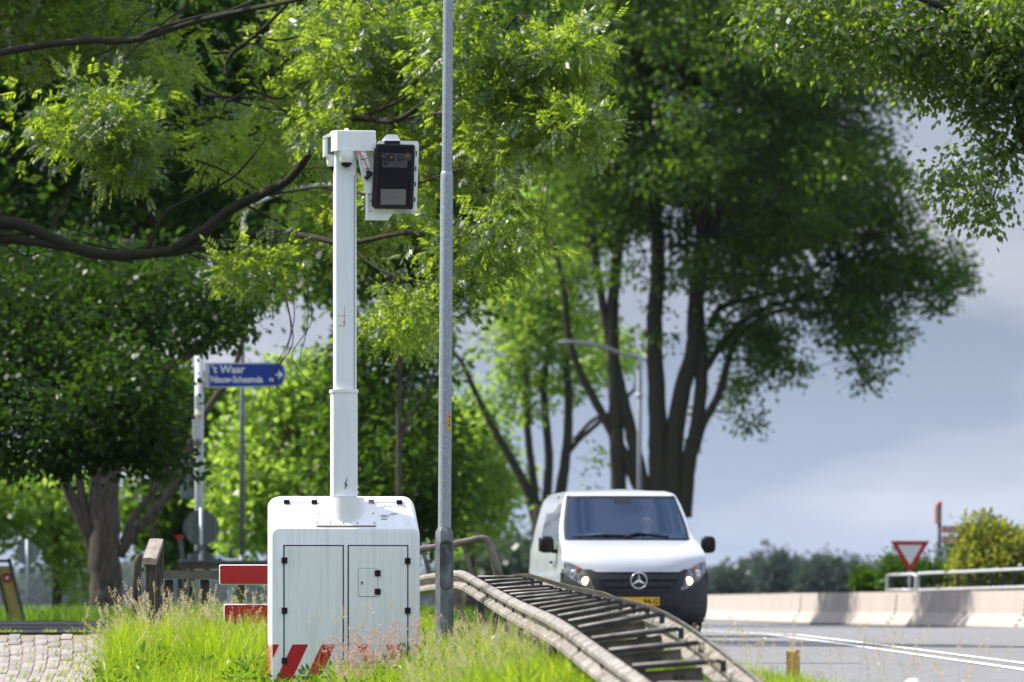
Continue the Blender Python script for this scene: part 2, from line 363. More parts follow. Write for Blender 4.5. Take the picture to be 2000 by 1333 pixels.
# ------------------------------------------------------------------ terrain
def ss(x, a, b):
    t = np.clip((x - a) / (b - a), 0, 1); return t * t * (3 - 2 * t)
def road_z(y):
    return CZ + np.interp(y, [0, 30, 60, 80, 110, 135, 240, 300], [-0.56, -0.50, -0.46, -0.44, -0.49, -0.525, -0.52, -0.6])
def road_l(y):
    return np.interp(y, [0, 28, 40, 50, 60, 75, 95, 120, 150, 180, 240], [2.6, 2.15, 1.65, 1.25, 0.8, 0.25, -0.2, -1.2, -4, -9, -24])
def bar_x(y):
    return np.interp(y, [0, 60, 95, 114, 118, 123, 133, 141, 147, 158, 171, 185, 200, 240], [12.8, 12.4, 11.2, 10.1, 10.62 - 0.4, 9.35, 8.62, 8.0, 7.28, 6.75, 6.0, 4.9, 3.0, -4])
def path_z(y):
    return CZ + np.interp(y, [0, 30, 46, 49.5, 52.4, 110, 130], [-1.6, -1.5, -1.05, -0.70, -0.285, -0.285, -0.3])
def ground_z(x, y):
    x = np.asarray(x, float); y = np.asarray(y, float)
    zr = np.interp(y, [0, 20, 27, 30, 35, 40, 45, 50, 60, 100, 115, 160], [-1.6, -1.0, -0.60, -0.54, -0.48, -0.43, -0.39, -0.37, -0.38, -0.38, -0.40, -1.55])
    zl = np.interp(y, [0, 20, 30, 38, 44, 46, 47.5, 51, 56, 62, 105, 118, 160], [-1.6, -1.6, -1.5, -1.08, -0.82, -0.72, -0.66, -0.50, -0.38, -0.33, -0.33, -0.40, -1.6])
    k = ss(x, -1.5, 0.1)
    z = zl * (1 - k) + zr * k
    # road corridor
    rz = road_z(y) - CZ - 0.06
    kk = ss(x, road_l(y) - 0.9, road_l(y) + 0.1)
    far = 1 - ss(y, 215, 245)
    z = np.where(x > road_l(y) - 0.9, z * (1 - kk * far) + rz * kk * far, z)
    bx = bar_x(y)
    k2 = ss(x, bx + 1.5, bx + 9)
    z = np.where(x > bx, z * (1 - k2) + (-1.55) * k2, z)
    # pavement strip on the left
    pe = -3.32
    k3 = ss(-x, -pe - 0.0, -pe + 0.35)
    z = np.where((x < pe + 0.35) & (y < 89.2), z * (1 - k3) + (path_z(y) - CZ - 0.16) * k3, z)
    out_ = ss(-x, 9, 20)
    z = z * (1 - out_) + (-1.6) * out_
    return z + CZ

xs = np.concatenate([np.linspace(-3000, -60, 12), np.linspace(-50, -12, 16), np.arange(-11, 14, 0.25), np.linspace(15, 60, 16), np.linspace(80, 3000, 12)])
ys = np.concatenate([np.linspace(-60, 20, 8), np.arange(22, 62, 0.5), np.arange(62, 250, 3), np.linspace(255, 1200, 20), np.linspace(1500, 6000, 6)])
X, Y = np.meshgrid(xs, ys); Z = ground_z(X, Y)
V = np.stack([X.ravel(), Y.ravel(), Z.ravel()], 1)
nx, ny = len(xs), len(ys)
ii, jj = np.meshgrid(np.arange(nx - 1), np.arange(ny - 1)); a = (jj * nx + ii).ravel()
g = obj_from('ground', V, np.stack([a, a + 1, a + 1 + nx, a + nx], 1), M['soil'], smooth=True)
tag(g, 'grassy verge ground and flat polder meadow behind the bridge', None, kind='structure')

def strip(name, yarr, xl, xr, zf, m, dz=0.0):
    V = []; F = []
    for i, y in enumerate(yarr):
        V += [(xl(y), y, zf(y) + dz), (xr(y), y, zf(y) + dz)]
        if i: F.append((2 * i - 2, 2 * i - 1, 2 * i + 1, 2 * i))
    return obj_from(name, V, F, m)
yr = np.concatenate([np.arange(4, 150, 2.0), np.arange(150, 238, 3)])
rd = strip('road', yr, road_l, lambda y: bar_x(y) + 0.9, road_z, M['asphalt'])
tag(rd, 'grey asphalt road curving away past the barrier', None, kind='structure')
lx1 = lambda y: np.interp(y, [4, 40, 66, 82, 92, 110, 135, 170, 230], [3.5, 3.69, 3.66, 3.60, 3.35, 2.7, 0.9, -3.5, -16])
def line_strip(name, off, wd=0.13):
    o = strip(name, yr, lambda y: lx1(y) + off, lambda y: lx1(y) + off + wd, road_z, M['line'], 0.005)
    return o
for off in (0.0, 0.36):
    o = line_strip('road_marking', off); o.parent = rd
o = strip('edge_line', yr, lambda y: bar_x(y) - 1.1, lambda y: bar_x(y) - 0.97, road_z, M['line'], 0.005); o.parent = rd

# dark shaded bridge deck of the cycle path, and the bedding under the pavers
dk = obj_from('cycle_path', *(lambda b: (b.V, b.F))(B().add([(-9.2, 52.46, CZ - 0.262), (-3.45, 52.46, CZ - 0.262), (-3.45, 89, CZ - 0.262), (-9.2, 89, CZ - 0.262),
      (-9.2, 52.46, CZ - 0.38), (-3.45, 52.46, CZ - 0.38)], [(0, 1, 2, 3), (4, 5, 1, 0)])), M['path_shade'])
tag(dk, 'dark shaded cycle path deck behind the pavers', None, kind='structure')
pv = obj_from('pavement', [(-8.2, 47.0, path_z(47.0) - 0.012), (-3.45, 47.0, path_z(47.0) - 0.012), (-8.2, 49.5, CZ - 0.7035), (-3.2, 49.5, CZ - 0.7035), (-8.2, 52.46, CZ - 0.286), (-3.3, 52.46, CZ - 0.286)],
              [(0, 1, 3, 2), (2, 3, 5, 4)], M['joint'])
tag(pv, 'weedy paved path ramp', None, kind='structure')
# pavers: individually laid
pav_me = []
for k in range(4):
    b = B(); hx, hy, hz = 0.0495, 0.1535, 0.03
    hx += random.uniform(-.001, .001)
    top = [(-hx + .004, -hy + .004, hz), (hx - .004, -hy + .004, hz), (hx - .004, hy - .004, hz), (-hx + .004, hy - .004, hz)]
    mid = [(-hx, -hy, hz - .003), (hx, -hy, hz - .003), (hx, hy, hz - .003), (-hx, hy, hz - .003)]
    bot = [(x, y, -hz) for x, y, z in mid]
    b.loft([bot, mid, top]); o = b.build('paver', (M['paver'], M['paver_b'], M['paver_c'], M['paver_b'])[k], pv)
    pav_me.append(o.data); bpy.data.objects.remove(o)
sl = math.atan2(0.415, 2.9)
cnt = 0
slope_len = math.hypot(2.9, 0.415)
for c in range(26):
    for r_ in range(-1, 10):
        s_ = 0.16 + r_ * 0.312 + (0.156 if c % 2 else 0)
        if s_ > slope_len - 0.1: continue
        y = 49.5 + s_ * math.cos(sl); z = CZ - 0.70 + s_ * math.sin(sl) - 0.030
        # columns drift slightly left as they rise
        x = -3.47 - c * 0.104 + 0.05 * math.sin((y - 49.5) * 1.1 + 0.4) - (y - 49.5) * 0.006 * c
        o = bpy.data.objects.new('paver', pav_me[random.randrange(4)]); COL.objects.link(o); o.parent = pv
        o.location = (x + random.uniform(-.002, .002), y, z + random.uniform(-.006, .005))
        o.rotation_euler = (sl + random.uniform(-.012, .012), random.uniform(-.02, .02), random.uniform(-.012, .012) + 0.03)
        cnt += 1

# ------------------------------------------------------------------ foliage machinery
def limb_obj(root, pts, r0, r1, m, name='limb', per=7, n=9, wig=0.014):
    """pts world points, radii in metres"""
    c = catmull(pts, per)
    k = len(c)
    rad = [r0 + (r1 - r0) * (i / (k - 1)) for i in range(k)]
    c = [p + np.array(rng.normal(0, wig * rad[i], 3)) * 3 for i, p in enumerate(c)]
    rad = [r_ * rng.uniform(0.97, 1.035) for r_ in rad]
    b = B(); b.tube(c, rad, n)
    o = b.build(name, m, root, smooth=True, local=False)
    return c

def gap_noise(p, f):
    return (np.sin(p[:, 0] * f + 1.3 * np.sin(p[:, 2] * f * 1.7)) + np.sin(p[:, 1] * f * 0.9 + 2.1 * np.sin(p[:, 0] * f * 0.6)) + np.sin(p[:, 2] * f * 1.3 + 0.7 + np.sin(p[:, 1] * f))) / 3

def blob_points(blobs, n, f=1.6, thr=-0.35):
    """blobs: (px,py,rxpx,rypx,d,depth_m[,w])"""
    C = []; Rr = []; W = []
    for b in blobs:
        px, py, rx, ry, d, dm = b[:6]
        C.append(P(px, py, d)); s = d / FPX; Rr.append((rx * s, dm, ry * s))
        W.append(rx * s * ry * s * (dm ** 0.5) * (b[6] if len(b) > 6 else 1.0))
    C = np.array(C); Rr = np.array(Rr); W = np.array(W); W /= W.sum()
    res = np.zeros((0, 3))
    while len(res) < n:
        k = rng.choice(len(C), size=n, p=W)
        u = rng.normal(size=(n, 3)); u /= np.linalg.norm(u, axis=1)[:, None]
        rr = rng.uniform(0, 1, n) ** (1 / 2.6)
        p = C[k] + u * rr[:, None] * Rr[k]
        p = p[gap_noise(p, f) > thr]
        res = np.vstack([res, p])
    return res[:n]

def rand_unit(n, up=0.0):
    u = rng.normal(size=(n, 3)); u[:, 2] += up; u /= np.linalg.norm(u, axis=1)[:, None]; return u

def leaves_quads(pos, dirs, nrm, L, Wd):
    side = np.cross(nrm, dirs); side /= np.maximum(np.linalg.norm(side, axis=1), 1e-6)[:, None]
    L = L[:, None]; Wd = Wd[:, None]
    n2 = np.cross(dirs, side)
    a = pos; b = pos + dirs * L * 0.45 + side * Wd * 0.5 ; c = pos + dirs * L - n2 * L * 0.12; d = pos + dirs * L * 0.45 - side * Wd * 0.5
    V = np.stack([a, b, c, d], 1).reshape(-1, 3)
    F = np.arange(len(V)).reshape(-1, 4)
    return V, F

def crown_simple(centers, per, rc, L, Wd, droop=0.35, squash=0.7):
    n = len(centers) * per
    c = np.repeat(centers, per, 0)
    off = rng.normal(size=(n, 3)) * rc * np.array((1, 1, squash))
    pos = c + off
    d = off / np.maximum(np.linalg.norm(off, axis=1), 1e-6)[:, None] + rand_unit(n) * 0.7; d[:, 2] -= droop
    d /= np.linalg.norm(d, axis=1)[:, None]
    nr = rand_unit(n, 0.9)
    s = rng.uniform(0.65, 1.25, n)
    return leaves_quads(pos, d, nr, L * s, Wd * s)

def crown_pinnate(centers, per, rc, RL, L, Wd, m=4, droop=0.3):
    n = len(centers) * per
    c = np.repeat(centers, per, 0)
    off = rng.normal(size=(n, 3)) * rc
    d = off / np.maximum(np.linalg.norm(off, axis=1), 1e-6)[:, None] + rand_unit(n) * 0.4; d[:, 2] -= droop
    d /= np.linalg.norm(d, axis=1)[:, None]
    nr = rand_unit(n, 1.3); side = np.cross(nr, d); side /= np.maximum(np.linalg.norm(side, axis=1), 1e-6)[:, None]
    nr = np.cross(d, side)
    base = c + off * 0.6
    s = rng.uniform(0.7, 1.2, n)
    VV = []
    for i in range(m):
        t = 0.25 + 0.7 * i / m
        for sg in (-1, 1):
            p = base + d * (RL * s * t)[:, None]
            dd = side * sg * 0.85 + d * 0.5 - np.array((0, 0, 0.2)); dd /= np.linalg.norm(dd, axis=1)[:, None]
            v, f = leaves_quads(p, dd, nr + rand_unit(n) * 0.35, L * s, Wd * s); VV.append(v)
    v, f = leaves_quads(base + d * (RL * s)[:, None], d, nr, L * s, Wd * s); VV.append(v)
    V = np.vstack(VV)
    return V, np.arange(len(V)).reshape(-1, 4)

def twigs(root, centers, samples, r, m, frac=0.4, maxlen=2.5):
    """thin twigs from the limb samples to the clump centres, joined into one part"""
    S = np.array(samples); k = int(len(centers) * frac)
    idx = rng.choice(len(centers), k, replace=False); V = []; F = []
    for i in idx:
        c = centers[i]; dd = np.linalg.norm(S - c, axis=1); j = int(np.argmin(dd)); ln = dd[j]
        if ln > maxlen or ln < 0.15: continue
        a_ = S[j]; mid = (a_ + c) / 2 + rng.normal(0, ln * 0.10, 3) + np.array((0, 0, ln * 0.08))
        pts = [a_, (a_ + mid) / 2 + rng.normal(0, ln * .03, 3), mid, c]
        rr = [r * (0.6 + ln * 0.5), r * 0.8, r * 0.6, r * 0.25]
        b = B(); b.tube(pts, rr, 3, cap=False); kk = len(V); V += b.V; F += [tuple(q + kk for q in f) for f in b.F]
    if V:
        o = obj_from('twigs', V, np.array(F), m, root, local=False); o['kind'] = 'stuff'

# ------------------------------------------------------------------ trees
def px_limb(root, pts, d, r0px, r1px, m, samples, name='limb', n=9):
    if d == 'T1':
        d = 66; pts = [p if len(p) > 2 else (p[0], p[1], 66.0 - 4.2 * min(max((p[0] - 450) / 600, 0), 1)) for p in pts]
    pw = [P(p[0], p[1], p[2] if len(p) > 2 else d) for p in pts]
    c = limb_obj(root, pw, r0px * d / FPX, r1px * d / FPX, m, name, n=n)
    samples += list(c); return c

# T1: big ash whose limbs hang into the picture from the left
d1 = 66
t = thing('ash_tree', 'bright leafy ash with long dark limbs reaching behind the speed camera mast', 'tree', (-10.5, 73, float(ground_z(-10.5, 73))))
smp = []
bd = M['bark_dark']
px_limb(t, [(-590, 1195, 73), (-585, 900, 73), (-560, 600, 73), (-540, 300, 73), (-500, 0, 72), (-420, -300, 71)], 73, 55, 20, M['bark'], [], 'trunk', 12)
px_limb(t, [(-545, 280, 72), (-300, 180, 70), (-100, 125), (60, 92), (170, 80), (265, 78), (400, 38), (560, 4), (720, -30)], 'T1', 9.5, 4, bd, smp)
px_limb(t, [(-575, 560, 72), (-330, 480, 69), (-100, 440), (30, 437), (110, 470), (200, 497), (330, 492), (430, 474), (520, 455), (600, 462), (680, 475), (800, 455), (900, 470)], 'T1', 17, 3, bd, smp)
px_limb(t, [(-100, 470), (0, 466), (100, 478), (190, 497), (260, 510)], 'T1', 12, 5, bd, smp)
px_limb(t, [(340, 488), (400, 450), (450, 410), (510, 380), (570, 345), (640, 250), (700, 231), (770, 236), (830, 200), (880, 160), (960, 90), (1010, 30)], 'T1', 12, 2.5, bd, smp)
px_limb(t, [(700, 232), (740, 215), (790, 190), (850, 130), (900, 60)], 'T1', 4, 2, bd, smp)
px_limb(t, [(770, 236), (840, 222), (920, 225), (1010, 200), (1090, 225), (1150, 245)], 'T1', 3.5, 1.2, bd, smp)
px_limb(t, [(290, 485), (320, 420), (370, 390), (450, 350), (490, 310), (520, 270)], 'T1', 4, 1.5, bd, smp)
px_limb(t, [(265, 78), (300, 60), (380, 35), (450, 20), (540, -20)], 'T1', 4, 2, bd, smp)
px_limb(t, [(440, 150), (450, 110), (510, 60), (560, 10)], 'T1', 5, 3, bd, smp)
px_limb(t, [(680, 475), (730, 520), (790, 545), (860, 560)], 'T1', 3, 1.2, bd, smp)
px_limb(t, [(500, 384), (640, 365), (740, 380), (900, 330), (1010, 300), (1080, 310)], 'T1', 3.5, 1.2, bd, smp)
px_limb(t, [(-540, 100, 72), (-250, -40, 70), (0, -60, 68), (250, -80), (520, -60), (800, -90)], 'T1', 11, 4, bd, smp)
# main bright mass on the right, looser on the left
bl = [(980, 90, 170, 150, 66, .7, 1.0), (1090, 60, 100, 80, 66, .5, 1.3), (1040, 250, 130, 85, 66, .45, 1.1), (1130, 245, 65, 38, 65.5, .35, 1.4), (1020, 390, 80, 75, 66, .45, 1.1),
      (900, 300, 110, 130, 67, .6, 0.9), (780, 130, 170, 150, 67, .8, 0.8), (620, 130, 150, 130, 68, .8, 0.7), (640, 240, 60, 40, 65, .35, 1.3), (930, 470, 130, 95, 66, .5, 0.9), (850, 560, 130, 80, 66, .5, 1.1),
      (720, 430, 110, 90, 67.5, .7, 0.7), (780, 620, 70, 40, 66, .5, 1.0),
      (170, 230, 150, 70, 64, .6, 0.6), (240, 300, 60, 60, 64, .4, .8), (420, 400, 110, 50, 65, .5, 1.1), (350, 180, 230, 170, 68, 1.4, 0.26), (520, 320, 150, 110, 69, 1.2, 0.28), (100, 60, 260, 120, 69, 1.7, 0.22),
      (500, 520, 90, 40, 65, .6, 0.9), (960, -90, 380, 60, 67, .6, 0.15), (250, -140, 300, 90, 69, 1.6, 0.4)]
for q in range(16):   # thin dark side branches weaving through the left of the crown
    xa, ya = rng.uniform(-60, 560), rng.uniform(20, 480); an = rng.uniform(-.9, .5); ln = rng.uniform(150, 330)
    px_limb(t, [(xa + ln * k / 4 * math.cos(an), ya + ln * k / 4 * math.sin(an) + rng.normal(0, 9), 66.5 + rng.uniform(-.4, .4)) for k in range(5)], 66.5, rng.uniform(2.2, 3.6), 1.0, bd, smp, n=6)
dT1 = lambda px: 66.0 - 4.2 * min(max((px - 450) / 600, 0), 1)
bl = [(b_[0], b_[1], b_[2], b_[3], b_[4] - 66.0 + dT1(b_[0]), *b_[5:]) for b_ in bl]
cc = blob_points(bl, 2000, 2.2, -0.22)
shade_bl = [(-370, -450, 450, 230, 70, 3.0, 1), (-560, -100, 380, 330, 71, 3.0, 1), (-520, 300, 300, 300, 71, 2.6, 1), (-300, -600, 300, 150, 70, 2.6, .8), (-900, -300, 300, 300, 72, 3, 1), (-80, -180, 340, 110, 68, 2.4, 1.3), (-260, 60, 170, 260, 68, 2.6, 1.2), (-260, 330, 150, 160, 68, 2.0, 1), (-1000, 420, 420, 260, 61, 4.0, 1), (-760, 640, 220, 180, 62, 4.0, .8)]  # unseen foliage outside the frame, added to shade the left crown and deck
cs_ = blob_points(shade_bl, 6000, 1.4, -0.6)
Vv, Ff = crown_pinnate(cc, 6, 0.17, 0.20, 0.078, 0.030, 4)
V2, F2 = crown_simple(cs_, 12, 0.25, 0.20, 0.13, 0.4)
obj_from('crown', np.vstack([Vv, V2]), np.vstack([Ff, F2 + len(Vv)]), M['leaf_bright'], t, local=False)
twigs(t, cc, smp, 0.008, M['twig'], 0.22, 1.1)
# bare hanging loops of twig
for q in range(5):
    x0 = 545 + rng.uniform(0, 70); y0 = 600 + rng.uniform(-60, 60); dd = 66.5 + rng.uniform(-1, 1)
    pts = [P(x0, y0 - 60, dd), P(x0 + 10, y0 + 20, dd), P(x0 + rng.uniform(-30, 10), y0 + 90, dd), P(x0 + rng.uniform(-30, 30), y0 + 150 + rng.uniform(-30, 20), dd), P(x0 + rng.uniform(30, 60), y0 + 165 + rng.uniform(-40, 20), dd), P(x0 + rng.uniform(60, 90), y0 + 120, dd)]
    limb_obj(t, pts, 0.007, 0.003, M['twig'], 'twig', n=4)

# T2: shaded maple with the thick trunk
t = thing('maple_tree', 'dark shady maple with thick grey brown trunk left of the wooden post', 'tree', P(208, 1205, 104))
smp = []; d2 = 104
px_limb(t, [(208, 1215), (206, 1120), (204, 1000), (206, 880), (215, 760), (235, 640), (240, 540), (245, 470)], d2, 34, 18, M['bark'], smp, 'trunk', 14)
px_limb(t, [(195, 1120), (178, 1060), (155, 1010), (130, 950), (115, 900), (90, 780), (60, 640)], d2, 14, 7, M['bark'], smp)
px_limb(t, [(185, 1080), (172, 1020), (158, 960), (150, 900), (130, 800)], d2, 12, 6, M['bark'], smp)
px_limb(t, [(232, 1085), (262, 1040), (300, 1000), (345, 940), (375, 860), (405, 800), (430, 765), (455, 730), (480, 640)], d2, 11, 5, M['bark'], smp)
px_limb(t, [(240, 1060), (262, 1010), (300, 960), (330, 905), (350, 850)], d2, 8, 4, M['bark'], smp)
px_limb(t, [(215, 880), (245, 820), (290, 750), (325, 720), (375, 690), (420, 640)], d2, 14, 6, M['bark'], smp)
px_limb(t, [(212, 840), (190, 760), (150, 690), (110, 640), (60, 600)], d2, 12, 6, M['bark'], smp)
bl = [(100, 640, 200, 130, 88, 2.5, 1.2), (60, 800, 170, 120, 86, 2.5, 1.2), (230, 780, 125, 130, 86, 2.0, 1.3), (330, 600, 160, 90, 88, 2, 1.2), (430, 610, 70, 80, 88, 1.5, 1.2), (300, 880, 70, 50, 86, 1, 1.1),
      (120, 900, 120, 35, 86, 1.2, 1.2), (215, 850, 120, 50, 86, 1.2, 1.2), (290, 820, 100, 70, 86, 1.2, 1.0), (170, 545, 260, 90, 90, 2.5, 1.0), (-150, 700, 220, 260, 88, 3, 0.8), (340, 930, 40, 25, 85, .6, .6)]
cc = blob_points(bl, 2600, 1.9, -0.42)
Vv, Ff = crown_simple(cc, 18, 0.145, 0.115, 0.085, 0.5)
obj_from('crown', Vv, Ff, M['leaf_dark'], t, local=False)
twigs(t, cc, smp, 0.012, M['twig'], 0.15, 3.0)

# T3: large vase shaped multi-stem ash behind the van
t = thing('vase_shaped_tree', 'large dark multi stemmed tree rising behind the white van', 'tree', P(1290, 1250, 210))
smp = []; d3 = 210
px_limb(t, [(1290, 1262), (1288, 1140), (1286, 1100), (1288, 1060)], d3, 82, 54, bd, [], 'trunk', 16)
px_limb(t, [(1300, 1060), (1300, 980), (1312, 900), (1318, 850)], d3, 20, 14, bd, [], 'limb', 10)
stems = [
 ([(1262, 1000), (1225, 900), (1198, 850), (1160, 780), (1125, 710), (1108, 640), (1100, 560), (1080, 470)], 14, 5),
 ([(1212, 1040), (1208, 950), (1204, 850), (1200, 740), (1196, 620), (1205, 500), (1225, 380), (1235, 240), (1220, 80)], 21, 8),
 ([(1275, 1010), (1245, 900), (1222, 800), (1208, 740), (1185, 640), (1165, 520), (1150, 400)], 17, 7),
 ([(1290, 1010), (1285, 900), (1282, 780), (1278, 640), (1285, 500), (1270, 350), (1240, 180), (1250, 40)], 26, 9),
 ([(1318, 1010), (1315, 880), (1330, 770), (1352, 690), (1358, 570), (1375, 430), (1395, 260), (1400, 60)], 26, 9),
 ([(1335, 1010), (1345, 900), (1362, 820), (1372, 700), (1365, 560), (1400, 420), (1450, 290), (1500, 160)], 20, 7),
 ([(1350, 900), (1372, 830), (1402, 775), (1418, 720), (1440, 660), (1500, 615), (1560, 600)], 12, 5),
 ([(1378, 720), (1420, 660), (1470, 615), (1540, 590), (1640, 582), (1750, 570), (1850, 570)], 9, 3),
 ([(1385, 640), (1410, 600), (1480, 580), (1560, 560), (1640, 500), (1740, 450)], 8, 3),
 ([(1610, 590), (1640, 630), (1665, 690), (1690, 740)], 5, 2),
 ([(1400, 420), (1480, 340), (1560, 270), (1650, 200)], 7, 3),
 ([(1205, 500), (1150, 400), (1120, 300), (1080, 200)], 7, 3),
 ([(1270, 350), (1310, 240), (1340, 120), (1350, 0)], 8, 3),
 ([(1215, 860), (1185, 820), (1160, 820), (1120, 860)], 6, 4),
]
for s_, r0, r1 in stems: px_limb(t, s_, d3, r0 * .84, r1 * .9, bd, smp)
bl = [(1350, 250, 260, 230, 121, 4.5, 1.3), (1250, 60, 220, 200, 122, 4.5, 1.2), (1550, 150, 240, 200, 121, 4, 1.3), (1600, 380, 190, 150, 120, 3.5, 1.3), (1180, 330, 130, 170, 122, 3, 1.0),
      (1720, 470, 120, 100, 120, 2.5, 1.1), (1480, 480, 180, 120, 121, 3, 1.0), (1820, 540, 80, 70, 120, 1.5, 1.0), (1690, 640, 85, 85, 120, 1.6, 1.0), (1650, 560, 110, 70, 120, 2, 1.0), (1700, 740, 45, 35, 120, .7, .9),
      (1560, 620, 60, 45, 120, 1.2, .6), (1500, 690, 60, 70, 121, 1.2, 1.4), (1440, 640, 70, 60, 121, 1.2, .8), (1550, 730, 30, 35, 121, .8, 1.2), (1450, 830, 40, 16, 121, .5, 1.1), (1250, 500, 160, 80, 121, 3, 0.4), (1130, 540, 100, 70, 122, 2, 0.28), (1300, 650, 120, 60, 122, 2, 0.13), (1340, -120, 330, 130, 122, 4.5, .9),
      (1100, 200, 90, 150, 122, 2.5, .8), (1370, 850, 30, 40, 121, .5, .6), (1170, 920, 25, 50, 122, .6, .5), (1450, 760, 50, 40, 122, .8, .7), (1880, 500, 30, 25, 120, .6, .8)]
bl = [(*b_[:4], 210 + (b_[4] - 121) * 1.72, b_[5] * 1.72, *b_[6:]) for b_ in bl]
cc = blob_points(bl, 7400, 0.87, -0.34)
Vv, Ff = crown_simple(cc, 22, 0.25, 0.24, 0.13, 0.5)
obj_from('crown', Vv, Ff, M['leaf_vase'], t, local=False)
twigs(t, cc, smp, 0.026, M['twig'], 0.30, 4.4)

# T4: the slimmer tree beside it
t = thing('slender_tree', 'slimmer forked tree with thin leafy crown left of the white van', 'tree', P(1066, 1245, 236))
smp = []; d4 = 236
px_limb(t, [(1066, 1256), (1064, 1120), (1062, 1040), (1064, 985)], d4, 26, 24, bd, [], 'trunk', 12)
for s_, r0, r1 in [
 ([(1050, 1030), (1030, 960), (1000, 900), (968, 845), (930, 770), (905, 715), (880, 680)], 11, 4),
 ([(1052, 1020), (1042, 940), (1030, 840), (1028, 740), (1030, 650), (1010, 540), (980, 440)], 9, 4),
 ([(1065, 1000), (1072, 900), (1066, 820), (1062, 740), (1080, 640), (1060, 520), (1065, 400)], 10, 4),
 ([(1085, 1020), (1098, 940), (1108, 860), (1110, 760), (1100, 660), (1090, 560)], 13, 5),
 ([(1105, 890), (1130, 860), (1165, 830), (1210, 790), (1240, 760)], 6, 3),
 ([(1030, 660), (1000, 600), (960, 560), (930, 520)], 4, 2), ([(1080, 640), (1120, 580), (1140, 500)], 4, 2)]:
    px_limb(t, s_, d4, r0, r1, bd, smp)
bl = [(1040, 520, 120, 90, 150, 2.5, 1.0), (1000, 640, 90, 70, 150, 2, .7), (1100, 620, 90, 90, 150, 2, .7), (1020, 760, 70, 70, 150, 1.5, .55), (1130, 740, 60, 50, 151, 1.2, .7), (960, 820, 30, 40, 150, .8, .5), (1100, 420, 120, 90, 151, 2.5, 1.1), (940, 560, 60, 60, 150, 1.5, .8),
      (1185, 700, 50, 60, 153, 1.4, 1.0), (1075, 990, 40, 25, 150, .5, .4)]
bl = [(*b_[:4], 236 + (b_[4] - 150) * 1.57, b_[5] * 1.57, *b_[6:]) for b_ in bl]
cc = blob_points(bl, 1100, 0.83, -0.2)
Vv, Ff = crown_simple(cc, 15, 0.34, 0.31, 0.165, 0.4)
obj_from('crown', Vv, Ff, M['leaf_far'], t, local=False)
twigs(t, cc, smp, 0.03, M['twig'], 0.3, 4.5)

# T6: near foliage hanging in from the upper right
t = thing('poplar_tree', 'glossy leaved tree hanging in from the upper right corner', 'tree', (14.3, 61, float(ground_z(14.3, 61))))
d6 = 61; smp = []
ORIG[t.name] = tuple(t.location)
px_limb(t, [(3604, 1420), (3600, 1000), (3590, 600), (3570, 200), (3540, -200), (3500, -650)], d6, 52, 22, M['bark'], smp, 'trunk', 12)
px_limb(t, [(3580, 420), (3300, 120), (2900, -60), (2500, -110), (2160, 20), (1980, 60), (1830, 10), (1740, -30)], d6, 26, 4, bd, smp)
px_limb(t, [(3590, 600), (3250, 420), (2800, 330), (2350, 330), (2100, 350), (2010, 300), (1985, 210), (1960, 100)], d6, 22, 4, bd, smp)
px_limb(t, [(3550, -100), (3200, -350), (2700, -420), (2200, -300), (1900, -150)], d6, 18, 4, bd, smp)
px_limb(t, [(1900, 40), (1780, 60), (1650, 40), (1540, 20)], d6, 4, 1.5, bd, smp)
px_limb(t, [(2000, 250), (1960, 330), (1940, 390), (1945, 430)], d6, 3, 1, bd, smp)
bo_ = blob_points([(2500, 100, 400, 300, 61, 1.8, 1), (3100, -100, 500, 420, 61, 2.5, 1), (3550, -300, 500, 500, 62, 3, 1), (2600, -350, 500, 200, 61.5, 2, 1), (3500, 300, 420, 250, 61, 2.5, .8)], 3600, 1.6, -0.3)
bl = [(1620, 30, 170, 75, 61, 0.9, 1.0), (1500, 40, 60, 55, 60.5, .5, .9), (1545, 110, 45, 40, 60.5, .4, .9), (1700, 100, 120, 75, 61, .9, 1.0), (1850, 60, 160, 130, 61.5, 1.2, 1.3), (1960, 130, 90, 180, 61, 1.0, 1.5), (1820, 190, 100, 80, 61, .8, 1.0),
      (1850, 310, 80, 70, 60.5, .7, 1.0), (1910, 400, 60, 55, 60.5, .6, 1.0), (1945, 300, 50, 60, 61, .7, .8), (1990, 385, 20, 40, 60.5, .3, .8), (2150, 100, 150, 300, 61, 1.5, 1), (1800, -120, 350, 100, 61.5, 1.2, 1.0), (1970, 20, 60, 60, 60, .6, 1.2)]
cc = blob_points(bl, 1900, 2.6, -0.30)
Vv, Ff = crown_simple(cc, 15, 0.13, 0.085, 0.055, 0.8)
V2, F2 = crown_simple(bo_, 12, 0.26, 0.16, 0.10, 0.8); F2 = F2 + len(Vv); Vv = np.vstack([Vv, V2]); Ff = np.vstack([Ff, F2])
obj_from('crown', Vv, Ff, M['leaf_gloss'], t, local=False)
twigs(t, cc, smp, 0.007, M['twig'], 0.35, 1.5)

